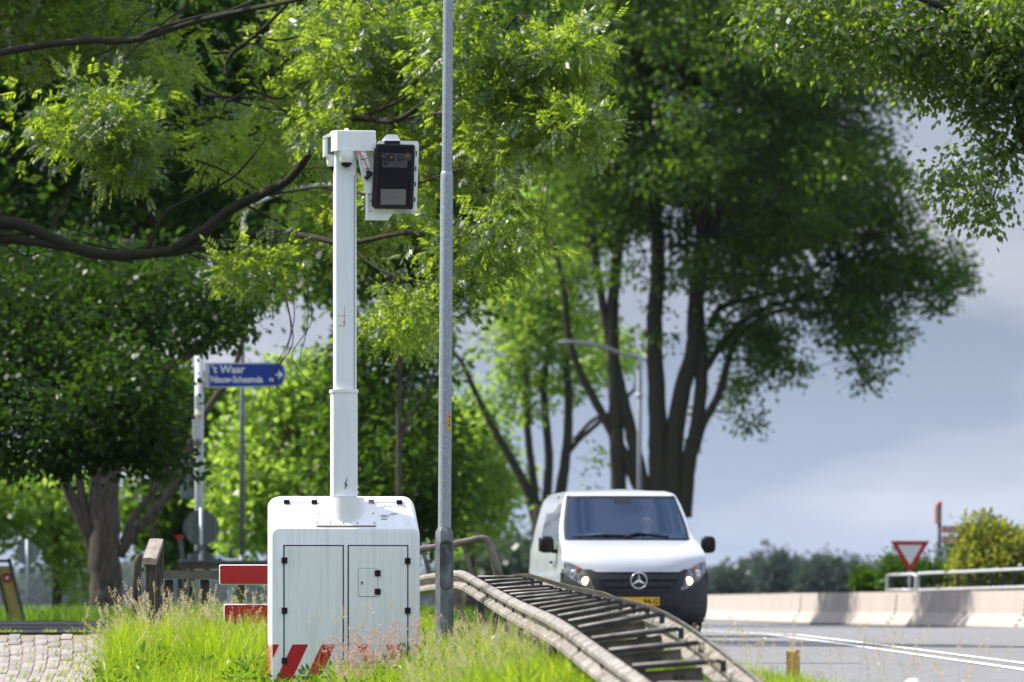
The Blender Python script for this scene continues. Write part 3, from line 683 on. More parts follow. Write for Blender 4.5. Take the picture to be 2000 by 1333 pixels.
# the row of trees farther back, each its own thing
def back_tree(name, label, px, base_d, r_px, top, bl, n, per, rc, L, W, m, thr=-0.4, f=0.9, group=None, trunkm=None, base_py=1195, old=None):
    d = base_d
    if old:
        q_ = d / old; bl = [(*b_[:4], d + (b_[4] - old) * q_, b_[5] * q_, *b_[6:]) for b_ in bl]; rc *= q_; L *= q_; W *= q_; f /= q_
    b = P(px, base_py, d)
    t = thing(name, label, 'tree', b, group=group)
    smp = []
    px_limb(t, [(px, base_py + 6), (px + rng.uniform(-6, 6), (base_py + top) / 2), (px + rng.uniform(-12, 12), top)], d, r_px, r_px * 0.4, trunkm or M['bark'], smp, 'trunk', 8)
    for q in range(3):
        xx = px + rng.uniform(-90, 90); y0 = base_py - (base_py - top) * rng.uniform(0.3, 0.7)
        px_limb(t, [(px, y0), ((px + xx) / 2, y0 - 50), (xx, y0 - 130)], d, r_px * 0.45, r_px * 0.2, trunkm or M['bark'], smp, 'limb', 6)
    cc = blob_points(bl, n, f, thr)
    Vv, Ff = crown_simple(cc, per, rc, L, W, 0.3)
    obj_from('crown', Vv, Ff, m, t, local=False)
    return t
BG = 'trees in the row behind the path'
back_tree('background_tree', 'bright round tree filling the gap right of the blue direction sign', 560, 150, 14, 700,
          [(560, 850, 110, 140, 185, 4, 1), (500, 960, 90, 110, 185, 3, 1), (620, 780, 80, 100, 185, 3, .9), (600, 1000, 100, 80, 185, 3, 1)], 1150, 14, 0.42, 0.30, 0.19, M['leaf_far'], group=BG, old=185)
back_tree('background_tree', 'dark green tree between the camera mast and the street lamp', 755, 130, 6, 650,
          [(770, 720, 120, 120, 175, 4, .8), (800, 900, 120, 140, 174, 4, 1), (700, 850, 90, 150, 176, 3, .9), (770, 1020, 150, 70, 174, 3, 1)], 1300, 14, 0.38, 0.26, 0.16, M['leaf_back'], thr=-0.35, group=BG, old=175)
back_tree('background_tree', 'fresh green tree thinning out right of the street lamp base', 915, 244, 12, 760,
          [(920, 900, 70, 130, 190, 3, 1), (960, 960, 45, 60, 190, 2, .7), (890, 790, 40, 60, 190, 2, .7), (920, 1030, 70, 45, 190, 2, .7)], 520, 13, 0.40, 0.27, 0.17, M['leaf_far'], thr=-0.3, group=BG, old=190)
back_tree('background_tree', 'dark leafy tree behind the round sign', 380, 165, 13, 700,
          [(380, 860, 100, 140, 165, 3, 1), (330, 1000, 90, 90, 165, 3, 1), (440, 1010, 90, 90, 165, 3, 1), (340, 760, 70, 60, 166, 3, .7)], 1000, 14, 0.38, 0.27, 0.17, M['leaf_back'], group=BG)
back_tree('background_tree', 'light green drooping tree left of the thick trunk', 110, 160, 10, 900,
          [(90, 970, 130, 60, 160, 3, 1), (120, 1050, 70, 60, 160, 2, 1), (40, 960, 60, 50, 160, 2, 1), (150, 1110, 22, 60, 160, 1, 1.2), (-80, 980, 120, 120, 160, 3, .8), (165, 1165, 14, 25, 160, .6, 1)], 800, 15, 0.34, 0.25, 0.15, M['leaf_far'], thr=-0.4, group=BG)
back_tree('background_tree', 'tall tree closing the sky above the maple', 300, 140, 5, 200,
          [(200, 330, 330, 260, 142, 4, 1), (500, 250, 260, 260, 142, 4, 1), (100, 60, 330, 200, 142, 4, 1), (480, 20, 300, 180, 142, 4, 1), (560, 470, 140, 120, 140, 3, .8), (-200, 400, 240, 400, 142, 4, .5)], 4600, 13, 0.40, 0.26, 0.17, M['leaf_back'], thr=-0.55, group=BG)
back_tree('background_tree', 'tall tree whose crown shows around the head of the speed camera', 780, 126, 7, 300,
          [(820, 300, 200, 240, 150, 4, 1), (900, 80, 260, 180, 150, 4, 1), (700, 480, 150, 130, 150, 3, .8), (860, 560, 90, 70, 150, 2.5, .6)], 1500, 13, 0.42, 0.27, 0.18, M['leaf_back'], thr=-0.3, group=BG, old=150)

# hazy tree lines
def tree_line(name, label, specs, m, L, n_each, cat='tree', group=None):
    for i, (px, top, rx, d) in enumerate(specs):
        t = thing(name, label[i] if isinstance(label, list) else label, cat, (P(px, 1180, d)[0], d, 0.0), group=group)
        H = P(px, top, d)[2]; r = rx * d / FPX
        px_base = [np.array((P(px, 1180, d)[0], d, -0.2)), np.array((P(px, 1180, d)[0], d, H * 0.6))]
        limb_obj(t, [px_base[0], (px_base[0] + px_base[1]) / 2, px_base[1]], H * 0.03, H * 0.015, M['bark'], 'trunk', per=2, n=6)
        c0 = np.array((P(px, 1180, d)[0], d, H * 0.55))
        u = rng.normal(size=(n_each, 3)); u /= np.linalg.norm(u, axis=1)[:, None]; rr = rng.uniform(0, 1, n_each) ** 0.38
        lob = 1 + 0.22 * np.sin(u[:, 0] * 6 + i * 2.1) * np.cos(u[:, 2] * 5 + i)
        cc = c0 + u * (rr * lob)[:, None] * np.array((r, r * 0.8, H * 0.46)); cc[:, 2] = np.maximum(cc[:, 2], 0.5)
        Vv, Ff = crown_simple(cc, 9, L * 1.2, L, L * 0.7, 0.2)
        obj_from('crown', Vv, Ff, m, t, local=False)
LG = 'far trees on the horizon beyond the barrier'
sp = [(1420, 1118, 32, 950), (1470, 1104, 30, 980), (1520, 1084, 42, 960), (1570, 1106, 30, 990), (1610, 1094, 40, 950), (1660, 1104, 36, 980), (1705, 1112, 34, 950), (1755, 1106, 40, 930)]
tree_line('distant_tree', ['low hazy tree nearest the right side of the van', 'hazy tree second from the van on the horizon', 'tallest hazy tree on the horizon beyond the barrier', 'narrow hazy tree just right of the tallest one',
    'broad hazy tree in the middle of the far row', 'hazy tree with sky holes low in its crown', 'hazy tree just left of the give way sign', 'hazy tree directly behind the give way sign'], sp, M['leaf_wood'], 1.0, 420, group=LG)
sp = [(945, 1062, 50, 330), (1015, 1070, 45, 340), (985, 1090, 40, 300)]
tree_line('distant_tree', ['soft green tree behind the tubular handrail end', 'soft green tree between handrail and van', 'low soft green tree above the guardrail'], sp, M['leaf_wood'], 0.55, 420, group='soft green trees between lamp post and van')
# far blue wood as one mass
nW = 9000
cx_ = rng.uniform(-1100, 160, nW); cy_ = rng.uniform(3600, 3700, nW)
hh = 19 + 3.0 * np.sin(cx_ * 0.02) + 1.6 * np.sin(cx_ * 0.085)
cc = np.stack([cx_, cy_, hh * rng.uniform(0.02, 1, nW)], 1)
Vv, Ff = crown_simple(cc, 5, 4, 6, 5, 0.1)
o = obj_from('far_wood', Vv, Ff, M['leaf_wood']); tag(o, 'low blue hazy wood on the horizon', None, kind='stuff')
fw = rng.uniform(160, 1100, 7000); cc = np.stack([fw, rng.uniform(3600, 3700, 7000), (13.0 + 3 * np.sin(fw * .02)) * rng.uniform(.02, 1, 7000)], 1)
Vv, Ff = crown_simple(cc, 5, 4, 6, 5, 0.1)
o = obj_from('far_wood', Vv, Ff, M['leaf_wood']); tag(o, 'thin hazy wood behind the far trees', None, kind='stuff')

# shrubs on the right
def shrub(name, label, px, d, bl, n, per, rc, L, W, m, thr=-0.4, f=2.0, group=None):
    t = thing(name, label, 'shrub', P(px, 1240, d), group=group)
    cc = blob_points(bl, n, f, thr); Vv, Ff = crown_simple(cc, per, rc, L, W, -0.2)
    obj_from('foliage', Vv, Ff, m, t, local=False)
    smp = []
    for q in range(5):
        b_ = bl[q % len(bl)]
        px_limb(t, [(px + q * 8 - 16, 1240), ((px + b_[0]) / 2, 1190), (b_[0], b_[1])], d, 2.2, 1.0, M['twig'], smp, 'stem', 5)
shrub('leafy_shrub', 'yellow green sunlit shrub behind the bridge railing', 1940, 134,
      [(1902, 1105, 36, 50, 134, .9, 1.2), (1893, 1045, 13, 28, 134, .3, 1), (1930, 1060, 35, 45, 134, .8, 1.2), (1960, 1100, 60, 55, 134, 1.2, 1.1), (1990, 1075, 30, 45, 134, .8, 1), (2050, 1090, 70, 60, 134, 1.2, 1), (1925, 1030, 12, 25, 134, .3, 1.2), (1960, 1180, 120, 45, 134, 1, 1.2)],
      1150, 15, 0.13, 0.15, 0.085, M['leaf_hedge'])
shrub('dark_shrub', 'dark pointed shrub rising above the yellow green one', 1890, 148,
      [(1888, 1040, 22, 28, 148, .5, 1.2), (1870, 1090, 30, 50, 148, .8, 1), (1900, 1120, 40, 60, 148, .8, 1)], 300, 14, 0.12, 0.14, 0.07, M['leaf_back'])
shrub('dark_shrub', 'dark shrub directly under the give way triangle', 1780, 142,
      [(1745, 1120, 22, 40, 142, .6, 1), (1775, 1140, 60, 30, 142, .8, 1.1), (1820, 1128, 28, 36, 142, .6, 1), (1850, 1130, 25, 30, 142, .6, 1), (1780, 1100, 10, 35, 142, .3, .7)], 420, 14, 0.12, 0.13, 0.06, M['leaf_back'], thr=-0.2)
shrub('dark_shrub', 'small dark bush left of the give way sign above the barrier', 1690, 150,
      [(1688, 1140, 20, 25, 150, .6, 1), (1700, 1155, 24, 20, 150, .6, 1)], 160, 13, 0.12, 0.14, 0.08, M['leaf_back'])
# ------------------------------------------------------------------ the mobile speed camera: cabinet, mast and head
CD = 46.7; CYAW = R(6.3); CX0 = (675.5 - 1000) / FPX * CD; CZ0 = CZ - 0.695
sc = thing('speed_camera', 'tall white mobile speed camera cabinet with mast, head box and black fronted camera', 'speed camera', (CX0, CD, CZ0), CYAW)
cs, sn = math.cos(CYAW), math.sin(CYAW)
def L(px, py, y=0.0):
    k = (px - 1000) / FPX
    x = (k * CD + k * y * cs - CX0 + y * sn) / (cs - k * sn)
    yw = CD + x * sn + y * cs
    return (x, y, (HOR - py) / FPX * yw + CZ - CZ0)
def Lx(px, y=0.0): return L(px, 1180, y)[0]
def Lz(py, y=0.0): return L(675, py, y)[2]
HW = Lx(820) ; HWl = -Lx(531); hw = (HW + HWl) / 2; xc = (HW - HWl) / 2
def cab_out(h, top, r, y, z0=0.0, n=8):
    pts = [(xc - h, y, z0), (xc + h, y, z0)]
    for i in range(n + 1):
        a = R(90 * i / n); pts.append((xc + h - r + r * math.cos(a), y, top - r + r * math.sin(a)))
    for i in range(n + 1):
        a = R(90 + 90 * i / n); pts.append((xc - h + r + r * math.cos(a), y, top - r + r * math.sin(a)))
    return pts
zf = Lz(1032); zt = Lz(970, 0.4)
rings = [cab_out(hw - .012, zf - .012, .055, 0.0), cab_out(hw - .003, zf - .003, .060, 0.004), cab_out(hw, zf, .062, 0.012), cab_out(hw, zf + .012, .066, 0.022)]
for q in range(1, 9):
    tt = q / 8
    rings.append(cab_out(hw - 0.012 * tt, zf + .012 + (zt - .03 - zf - .012) * tt, .066 + .02 * tt, .022 + .28 * tt))
rings += [cab_out(hw - .014, zt - .012, .086, .335), cab_out(hw - .016, zt, .088, .39), cab_out(hw - .016, zt, .088, .74), cab_out(hw - .03, zt - .02, .08, .76)]
b = B(); b.loft(rings); smooth_by_angle(b.build('cabinet', M['white_paint'], sc), 35)
# lid seam + lid hinges
b = B(); ys_ = .275; zs = zf + .012 + (zt - .03 - zf - .012) * ((ys_ - .022) / .28)
b.box((xc, ys_, zs + .0015), (2 * hw - .19, .004, .003)); b.build('lid_seam', M['seam'], sc)
for px in (560, 614, 725, 780):
    b = B(); x = Lx(px, .27); b.box((x, ys_ - .006, zs + .012), (.048, .010, .018)); b.box((x, ys_ - .022, zs - .006), (.048, .012, .014)); b.build('lid_hinge', M['black'], sc)
# doors, proud of a dark recess
def door(px0, px1, py0, py1, name='door'):
    x0, z1 = Lx(px0), Lz(py0); x1, z0 = Lx(px1), Lz(py1)
    b = B(); b.box(((x0 + x1) / 2, -.0005, (z0 + z1) / 2), (x1 - x0 + .018, .005, z1 - z0 + .018)); rec = b.build('door_gap', M['seam'], sc)
    b = B(); b.rbox(((x0 + x1) / 2, -.006, (z0 + z1) / 2), (x1 - x0 - .004, .012, z1 - z0 - .004), .006); return smooth_by_angle(b.build(name, M['white_paint'], sc), 30)
dl = door(555.5, 669.5, 1067, 1322); dr = door(681, 795.5, 1067, 1322)
for par, px, pys in ((dl, 555.5, (1095, 1193, 1291)), (dr, 796, (1096, 1193, 1291))):
    for py in pys:
        b = B(); x, _, z = L(px, py); b.rbox((x - .012, -.017, z), (.022, .016, .050), .004); b.rbox((x + .012, -.017, z), (.022, .016, .050), .004); b.cyl((x, -.026, z - .025), (x, -.026, z + .025), .005, n=8)
        b.build('hinge', M['black'], par)
x0, z1 = Lx(700), Lz(1111); x1, z0 = Lx(737), Lz(1165)
b = B(); b.rbox(((x0 + x1) / 2, -.0125, (z0 + z1) / 2), (x1 - x0 + .006, .003, z1 - z0 + .006), .012); b.build('hatch_gap', M['seam'], dr)
b = B(); b.rbox(((x0 + x1) / 2, -.015, (z0 + z1) / 2), (x1 - x0, .006, z1 - z0), .010); b.build('hatch', M['white_paint'], dr)
for py in (1120, 1156):
    b = B(); x, _, z = L(737, py); b.rbox((x - .012, -.022, z), (.022, .010, .050), .004); b.rbox((x + .013, -.022, z), (.024, .010, .050), .004); b.build('hinge', M['black'], dr)
b = B(); x, _, z = L(706.5, 1138); b.cyl((x, -.018, z), (x, -.022, z), .009, n=12); b.box((x, -.0225, z - .012), (.006, .003, .018)); b.build('lock', M['steel_dark'], dr)
# red chevrons along the bottom
zs0, zs1 = 0.012, Lz(1259)
def stripe(px0, px1, lean, y=-.0130):
    x0, x1 = Lx(px0), Lx(px1); h = zs1 - zs0
    b = B(); dx = lean * h
    lo, hi = xc - hw + .002, xc + hw - .002
    def cl(v): return min(max(v, lo), hi)
    rows = 6; V = []; F = []
    for i in range(rows + 1):
        tt = i / rows; V += [(cl(x0 - dx * tt), y, zs1 - h * tt), (cl(x1 - dx * tt), y, zs1 - h * tt)]
        if i: F.append((2 * i - 2, 2 * i - 1, 2 * i + 1, 2 * i))
    obj_from('warning_stripe', V, F, M['red_sheet'], sc)
for a_, b_ in ((528, 545), (571, 602), (628, 656)): stripe(a_, b_, 0.47)
for a_, b_ in ((694, 722), (752, 781), (809, 819)): stripe(a_, b_, -0.47)
for q in range(4):
    b = B(); b.box((xc - hw - .0015, .06 + q * .19, (zs0 + zs1) / 2), (.003, .05, zs1 - zs0)); b.build('warning_stripe', M['red_sheet'], sc)
# base plate and collar on the sloping lid
s_ang = math.atan2(zt - .03 - zf - .012, .28)
def slope_pt(px, v):  # v = 0..1 up the slope
    y = .022 + .28 * v; return (Lx(px, y), y, zf + .012 + (zt - .03 - zf - .012) * v)
b = B(); poly = []
for (px, v) in [(620, .015), (732, .015), (736, .05), (736, .12), (731, .93), (728, .96), (624, .96), (621, .93), (617, .12), (617, .05)]:
    poly.append(np.array(slope_pt(px, v)))
nrm = np.array((0, -math.sin(s_ang), math.cos(s_ang)))
lo = [p + nrm * .003 for p in poly]; hi = [p + nrm * .011 for p in poly]
b.loft([lo, hi]); b.build('base_plate', M['white_plain'], sc)
for px in (620, 645, 671, 698, 731):
    b = B(); p = np.array(slope_pt(px, .09)) + nrm * .011; b.cyl(p, p + nrm * .007, .006, n=8); b.build('bolt', M['steel_dark'], sc)
for px in (619.5, 732):
    for v in (.45, .82):
        b = B(); p = np.array(slope_pt(px + (3 if px < 670 else -3), v)) + nrm * .011; b.cyl(p, p + nrm * .006, .006, n=8); b.build('bolt', M['steel_dark'], sc)
b = B(); p0 = poly[0] + nrm * .004; p1 = poly[1] + nrm * .004; b.box((p0 + p1) / 2 - np.array((0, .003, .003)), (p1[0] - p0[0] + .02, .003, .008)); b.build('rust_edge', M['rust'], sc)
MY = 0.20
b = B(); cxm = Lx(675.5, MY); b.cyl((cxm, MY, zf - .05), (cxm, MY, Lz(972, MY)), .153, n=40); smooth_by_angle(b.build('mast_collar', M['white_plain'], sc), 40)
def mast(px0, px1, py0, py1, name, d_=.19, r=.03):
    x0, x1 = Lx(px0, MY - d_ / 2), Lx(px1, MY - d_ / 2); z1, z0 = Lz(py0, MY), Lz(py1, MY); pts = lambda z: [((x0 + x1) / 2 + sx_ * ((x1 - x0) / 2 - r) + r * math.cos(R(a0 + q * 18)), MY + sy_ * (d_ / 2 - r) + r * math.sin(R(a0 + q * 18)), z)
        for sx_, sy_, a0 in ((1, 1, 0), (-1, 1, 90), (-1, -1, 180), (1, -1, 270)) for q in range(6)]
    b = B(); b.loft([pts(z0), pts((z0 + z1) / 2), pts(z1)]); return smooth_by_angle(b.build(name, M['mast'], sc), 40)
ml = mast(648.5, 699, 764, 971, 'lower_mast', .21); mu = mast(653.5, 697, 288, 770, 'upper_mast', .18)
mc = mast(646.5, 701, 762, 768, 'mast_collar_lip', .225)
b = B(); x = Lx(692, MY - .09); b.box((x, MY - .0905, (Lz(340) + Lz(762)) / 2), (.004, .003, Lz(340) - Lz(762))); b.build('groove', M['seam'], mu)
b = B()
for dx, dz, s_ in ((0, 0, .022), (.006, .03, .014), (-.004, -.03, .012), (.01, -.012, .012), (.012, .05, .008)):
    x, _, z = L(673, 947, MY); V = []; n_ = 11
    ctr = np.array((x + dx, MY - .1068, z + dz)); V = [ctr + np.array((s_ * rng.uniform(.4, 1.1) * math.cos(2 * math.pi * j / n_) * .55, 0, s_ * rng.uniform(.5, 1.2) * math.sin(2 * math.pi * j / n_))) for j in range(n_)]
    b.add([ctr] + V, [(0, 1 + (j + 1) % n_, 1 + j) for j in range(n_)])
b.build('scuff_mark', M['print'], ml)
b = B()
for seg in (((672.5, 598), (672.5, 632)), ((660, 617), (676, 617)), ((660, 636.5), (676, 636)), ((670, 627), (672.5, 635)), ((675, 627), (672.5, 635))):
    a0 = np.array(L(*seg[0], MY - .0915)); a1 = np.array(L(*seg[1], MY - .0915)); b.cyl(a0, a1, .0022, n=4)
b.build('chalk_mark', M['chalk'], mu)
for px in (649, 698.5):
    for py in (951, 962):
        b = B(); p = np.array(L(px, py, MY - .07)); b.cyl(p, p + np.array((.008 if px > 670 else -.008, 0, 0)), .007, n=8); b.build('bolt', M['white_plain'], ml)
# print on the lid
y_ = .022 + .28 * .70
px_print = slope_pt(742, .70)
tx = text_obj('serial_number', 'SAM-1126', .052, M['print'], sc, tuple(np.array(px_print) + nrm * .002), rx=math.degrees(s_ang), sx=1.0)
b = B()
def on_slope(px, v): return np.array(slope_pt(px, v)) + nrm * .002
for (pa, va, pb, vb) in ((744, .34, 757, .44), (759, .36, 761, .46), (763, .50, 775, .44)):
    p, q = on_slope(pa, va), on_slope(pb, va); r1_, r2_ = on_slope(pb, vb), on_slope(pa, vb); b.add([p, q, r1_, r2_], [(0, 1, 2, 3)])
b.build('pictogram', M['print_pale'], sc)
b = B(); p, q, r1_, r2_ = on_slope(744, .26), on_slope(757, .26), on_slope(757, .29), on_slope(744, .29); b.add([p, q, r1_, r2_], [(0, 1, 2, 3)]); b.build('small_print', M['rust'], sc)
# head
hb = B(); x0, x1 = Lx(652, .02), Lx(734, .02); z0, z1 = Lz(294), Lz(254.5)
yy0, yy1 = .02, .36
poly = [(x0 - .012, yy0 + .05), (x0 + .028, yy0), (x1 - .03, yy0 - .004), (x1, yy0 + .004), (x1, yy1), (x0 - .012, yy1)]
hb.loft([[(x, y, z0 - .001) for x, y in poly], [(x, y, z0 + .012) for x, y in poly], [(x, y, z1 - .006) for x, y in poly], [((x - xc) * .985 + xc - .003, y + .004, z1) for x, y in poly]])
hb.build('head_box', M['white_plain'], sc)
b = B(); p = L(677, 255, .15); b.sphere(p, .022, 12, 8, (1, 1, .8)); b.build('top_knob', M['white_plain'], sc, True)
def dome(px, pyt, pyb, y, sc_=1.0):
    x, _, zt_ = L(px, pyt, y); zb = Lz(pyb, y); b = B()
    b.tube([(x, y, zt_), (x, y, zt_ - .045), (x, y, zb + .02), (x, y, zb)], [.064 * sc_, .064 * sc_, .058 * sc_, .042 * sc_], 24); o = smooth_by_angle(b.build('dome_camera', M['white_plain'], sc), 40)
    b = B(); b.sphere((x, y, zb - .002), .042 * sc_, 16, 8, (1, 1, .85)); b.build('dome_lens', M['window_black'], o, True)
    b = B(); b.tube([(x, y, zb + .004), (x, y, zb - .014)], [.046 * sc_, .043 * sc_], 12); b.build('dome_ring', M['black'], o)
dome(676.5, 293, 319, .06); dome(650, 300, 327, .24, .85)
b = B(); x0, x1 = Lx(632, .26), Lx(652, .26); z0, z1 = Lz(302), Lz(262)
b.box(((x0 + x1) / 2 + .02, .27, (z0 + z1) / 2), (x1 - x0 + .04, .16, z1 - z0)); so = b.build('side_camera', M['white_plain'], sc)
b = B(); b.add([(x0 - .006, .17, z1 - .015), (x0 + .02, .17, z1 + .012), (x1 + .03, .17, z1 + .022), (x1 + .03, .37, z1 + .022), (x0 + .02, .37, z1 + .012), (x0 - .006, .37, z1 - .015),
      (x0 - .006, .17, z1 - .021), (x1 + .03, .17, z1 + .004), (x1 + .03, .37, z1 + .004), (x0 - .006, .37, z1 - .021)], [(0, 1, 2, 7, 6), (5, 9, 8, 3, 4), (0, 5, 4, 1), (1, 4, 3, 2), (6, 7, 8, 9)]); b.build('hood', M['white_plain'], so)
b = B(); b.box((x0 + .055, .186, (z0 + z1) / 2), (.055, .004, z1 - z0 - .03)); b.build('recess', M['sign_back_far'], so)
# bracket arm, cable
def plate(pts, y0, y1, name, m, par):
    b = B(); b.prism([(Lx(px, y0), Lz(py, y0)) for px, py in pts], y0, y1); return b.build(name, m, par)
plate([(697, 297), (705, 294), (713, 322), (714, 352), (708, 353)], .06, .075, 'arm_plate', M['white_plain'], sc)
plate([(704, 294), (713, 294), (729, 345), (729, 376), (722, 378), (711, 376), (711, 340)], .03, .05, 'arm_plate', M['white_plain'], sc)
plate([(716, 296), (729, 296), (729, 372), (722, 372)], .10, .13, 'arm_plate', M['white_plain'], sc)
b = B(); cp = catmull([L(698, 295, .018), L(706, 304, .012), L(714, 318, .01), L(718, 330, .01), L(720.5, 341, .01)], 6); b.tube(cp, .0042, 8); b.build('cable', M['orange'], sc, True)
for py in (311, 330):
    b = B(); b.box(L(711 + (py - 311) * .35, py, .008), (.055, .012, .005), rot=Matrix.Rotation(R(-12), 3, 'Y')); b.build('cable_tie', M['black'], sc)
b = B(); b.tube([L(718, 334, .01), L(722, 343, .01)], .018, 10); b.tube([L(726, 337, .0), L(714, 350, .0)], [.017, .020], 8); b.build('connector', M['black'], sc)
plate([(714, 378), (717, 376), (729.5, 376), (729.5, 408), (772, 411), (758, 430), (714, 430)], .05, .07, 'lower_bracket', M['white_plain'], sc)
plate([(714, 378), (718.5, 378), (718.5, 430), (714, 430)], .03, .052, 'bracket_edge', M['white_plain'], sc)
for px, py in ((723.5, 413), (743, 413), (764.5, 411.5), (724, 392)):
    b = B(); p = np.array(L(px, py, .048)); b.cyl(p, p - np.array((0, .006, 0)), .006, n=8); b.build('bolt', M['steel_dark'], sc)
# camera housing
def quad_px(c, y): return [L(px, py, y) for px, py in c]
F0 = [(729.6, 408), (807, 409.5), (810.6, 283), (734.6, 281.5)]
def rounded_quad(c, y, r=5, n=4):
    pts = []; c = [np.array(p, float) for p in c]
    for i in range(4):
        a_, o_, b_ = c[i - 1], c[i], c[(i + 1) % 4]; u = (a_ - o_) / np.linalg.norm(a_ - o_); v = (b_ - o_) / np.linalg.norm(b_ - o_)
        for q in range(n + 1):
            tt = q / n; p = o_ + u * r * (1 - tt) ** 2 + v * r * tt ** 2; pts.append(L(p[0], p[1], y))
    return pts
sh = B(); S0 = [(733, 413), (813.5, 418), (818.5, 276), (736, 275)]
sh.loft([rounded_quad(S0, .0, 7), rounded_quad(S0, .02, 7), rounded_quad([(735, 411), (811, 415), (816, 279), (738, 278)], .30, 9)])
cam_h = smooth_by_angle(sh.build('camera_housing', M['white_plain'], sc), 40)
def slab(c, y0, y1, name, m, par, r=5):
    b = B(); ins = [(px + (cx_ - px) * .012, py + (cy_ - py) * .008) for px, py in c for cx_, cy_ in [(sum(q[0] for q in c) / 4, sum(q[1] for q in c) / 4)]]
    b.loft([rounded_quad(ins, y0, r), rounded_quad(c, y0 + .005, r), rounded_quad(c, y1, r)]); return smooth_by_angle(b.build(name, m, par), 35)
slab([(725.5, 402), (733, 409), (738, 283), (731, 292)], -.02, .03, 'gasket', M['black_rough'], cam_h, 2)
fr = slab(F0, -.045, -.001, 'front_frame', M['black'], cam_h, 5)
wd = slab([(736.5, 401.5), (801, 402.5), (804.8, 287.5), (740.5, 286.5)], -.049, -.044, 'display_window', M['window_black'], cam_h, 3)
lp = slab([(747, 327), (795, 328.5), (799, 301), (743, 298.5)], -.052, -.0485, 'lens_cover', M['lens_plate'], cam_h, 2.5)
for px, py, rr, mm in ((750.5, 307, 7, 'lens_blue'), (765.5, 308.5, 7.2, 'lens_brown'), (783, 309, 5.5, 'lens_blue'), (755.5, 317.5, 5.5, 'lens_blue'), (797, 306.5, 8.3, 'lens_brown')):
    p = np.array(L(px - 1.0, py, -.052)); b = B(); s_ = rr / 238
    b.tube([p, p - np.array((0, .005, 0))], [s_, s_ * .92], 18); o = b.build('lens_barrel', M['lens_plate'] if px > 790 else M['black'], cam_h)
    b = B(); b.sphere(p - np.array((0, .003, 0)), s_ * .55, 12, 8, (1, .6, 1)); b.build('lens', M[mm], cam_h, True)
plate([(743, 369), (793.5, 369), (793, 400.5), (742.5, 400.5)], -.052, -.0485, 'led_board', M['led_back'], cam_h)
b = B()
for r_ in range(13):
    for c_ in range(21):
        px = 745.2 + c_ * 2.22 + (1.1 if r_ % 2 else 0); py = 371.2 + r_ * 2.28
        x, _, z = L(px, py, -.053); s_ = .0036; b.add([(x - s_, -.0545, z), (x, -.0545, z - s_), (x + s_, -.0545, z), (x, -.0545, z + s_), (x, -.0565, z)], [(0, 1, 4), (1, 2, 4), (2, 3, 4), (3, 0, 4)])
o = b.build('led_bead', M['led'], cam_h); o['kind'] = 'stuff'
b = B(); b.prism([(Lx(749), Lz(275)), (Lx(783), Lz(275)), (Lx(781), Lz(270)), (Lx(776.5), Lz(263)), (Lx(773), Lz(261.5)), (Lx(760), Lz(261.5)), (Lx(756), Lz(263)), (Lx(750), Lz(270))], .02, .16); b.build('antenna_cap', M['white_plain'], cam_h)
plate([(751, 281), (781, 281), (781, 274.5), (751, 274.5)], -.01, .12, 'cap_mount', M['black'], cam_h)
plate([(772, 409), (812, 412), (812, 417), (806, 418.5), (803, 415), (772, 416)], .0, .02, 'lower_flange', M['white_plain'], cam_h)
for py in (300, 330, 360, 390):
    b = B(); p = L(813.2 - (py - 300) * .035, py, -.004); b.box(p, (.010, .008, .035)); b.build('clip', M['steel_dark'], cam_h)

# ------------------------------------------------------------------ near street lamp
def lamp_px(t, pts, rpx, d, m, name, n=16, phase=0.0):
    b = B(); b.tube([P(x, y, d) for x, y in pts], [r_ * d / FPX for r_ in rpx], n, phase=phase); return smooth_by_angle(b.build(name, m, t, local=False), 30)
ld = 46.2
t = thing('street_lamp', 'tall grey galvanised lamp post with thicker dirty base right of the cabinet', 'street lamp', P(868, 1305, ld))
lamp_px(t, [(868, 1318), (867.8, 1062), (867.7, 1040), (868.2, 1030)], [19.4, 19.2, 18.6, 12.8], ld, M['galv_base'], 'pole_base', 8, R(22.5))
lamp_px(t, [(868.3, 1032), (870.2, 700), (872.6, 345), (872.8, 337.5), (872.9, 335)], [12.6, 12.6, 12.4, 11.6, 10], ld, M['galv'], 'lower_pole', 12)
lamp_px(t, [(873, 337), (875.5, 0), (878, -350), (880, -720)], [10.2, 9.8, 9.0, 8.0], ld, M['galv'], 'upper_pole', 16)
lamp_px(t, [(880, -700), (884, -780), (910, -850), (990, -880), (1060, -885)], [8, 7.5, 7, 6.5, 6], ld, M['galv'], 'arm', 10)
b = B(); b.sphere(P(1110, -885, ld), .14, 12, 8, (2.2, 1, .5)); b.build('lamp_head', M['white_plain'], t, True, local=False)
yb = ld - 19 / FPX * ld
b = B(); n_ = 10; pts = []
for i in range(n_ + 1):
    a = R(180 * i / n_); pts.append((871 + 11.5 * math.cos(a), 1067 - 11.5 * math.sin(a)))
for i in range(n_ + 1):
    a = R(180 + 180 * i / n_); pts.append((871 + 11.5 * math.cos(a), 1140 - 11.5 * math.sin(a)))
yy = yb + .003
def outl(s): return [((px - 871) * s + 871, (py - 1103.5) * (1 + (s - 1) * .25) + 1103.5) for px, py in pts]
V = [P(px, py, yy - .003) for px, py in outl(1.04)]; b.loft([[v + np.array((0, .012, 0)) for v in V], V]); b.build('door_gap', M['seam'], t, local=False)
b = B(); V = [P(px, py, yy - .005) for px, py in outl(.95)]; b.loft([[v + np.array((0, .012, 0)) for v in V], V]); dd_ = b.build('service_door', M['door_grime'], t, local=False)
def child_local(o, root): pass
b = B(); p = P(869.5, 1061.5, yy - .006); b.cyl(p, p - np.array((0, .004, 0)), .011, n=12); b.build('lock', M['black'], t, local=False)
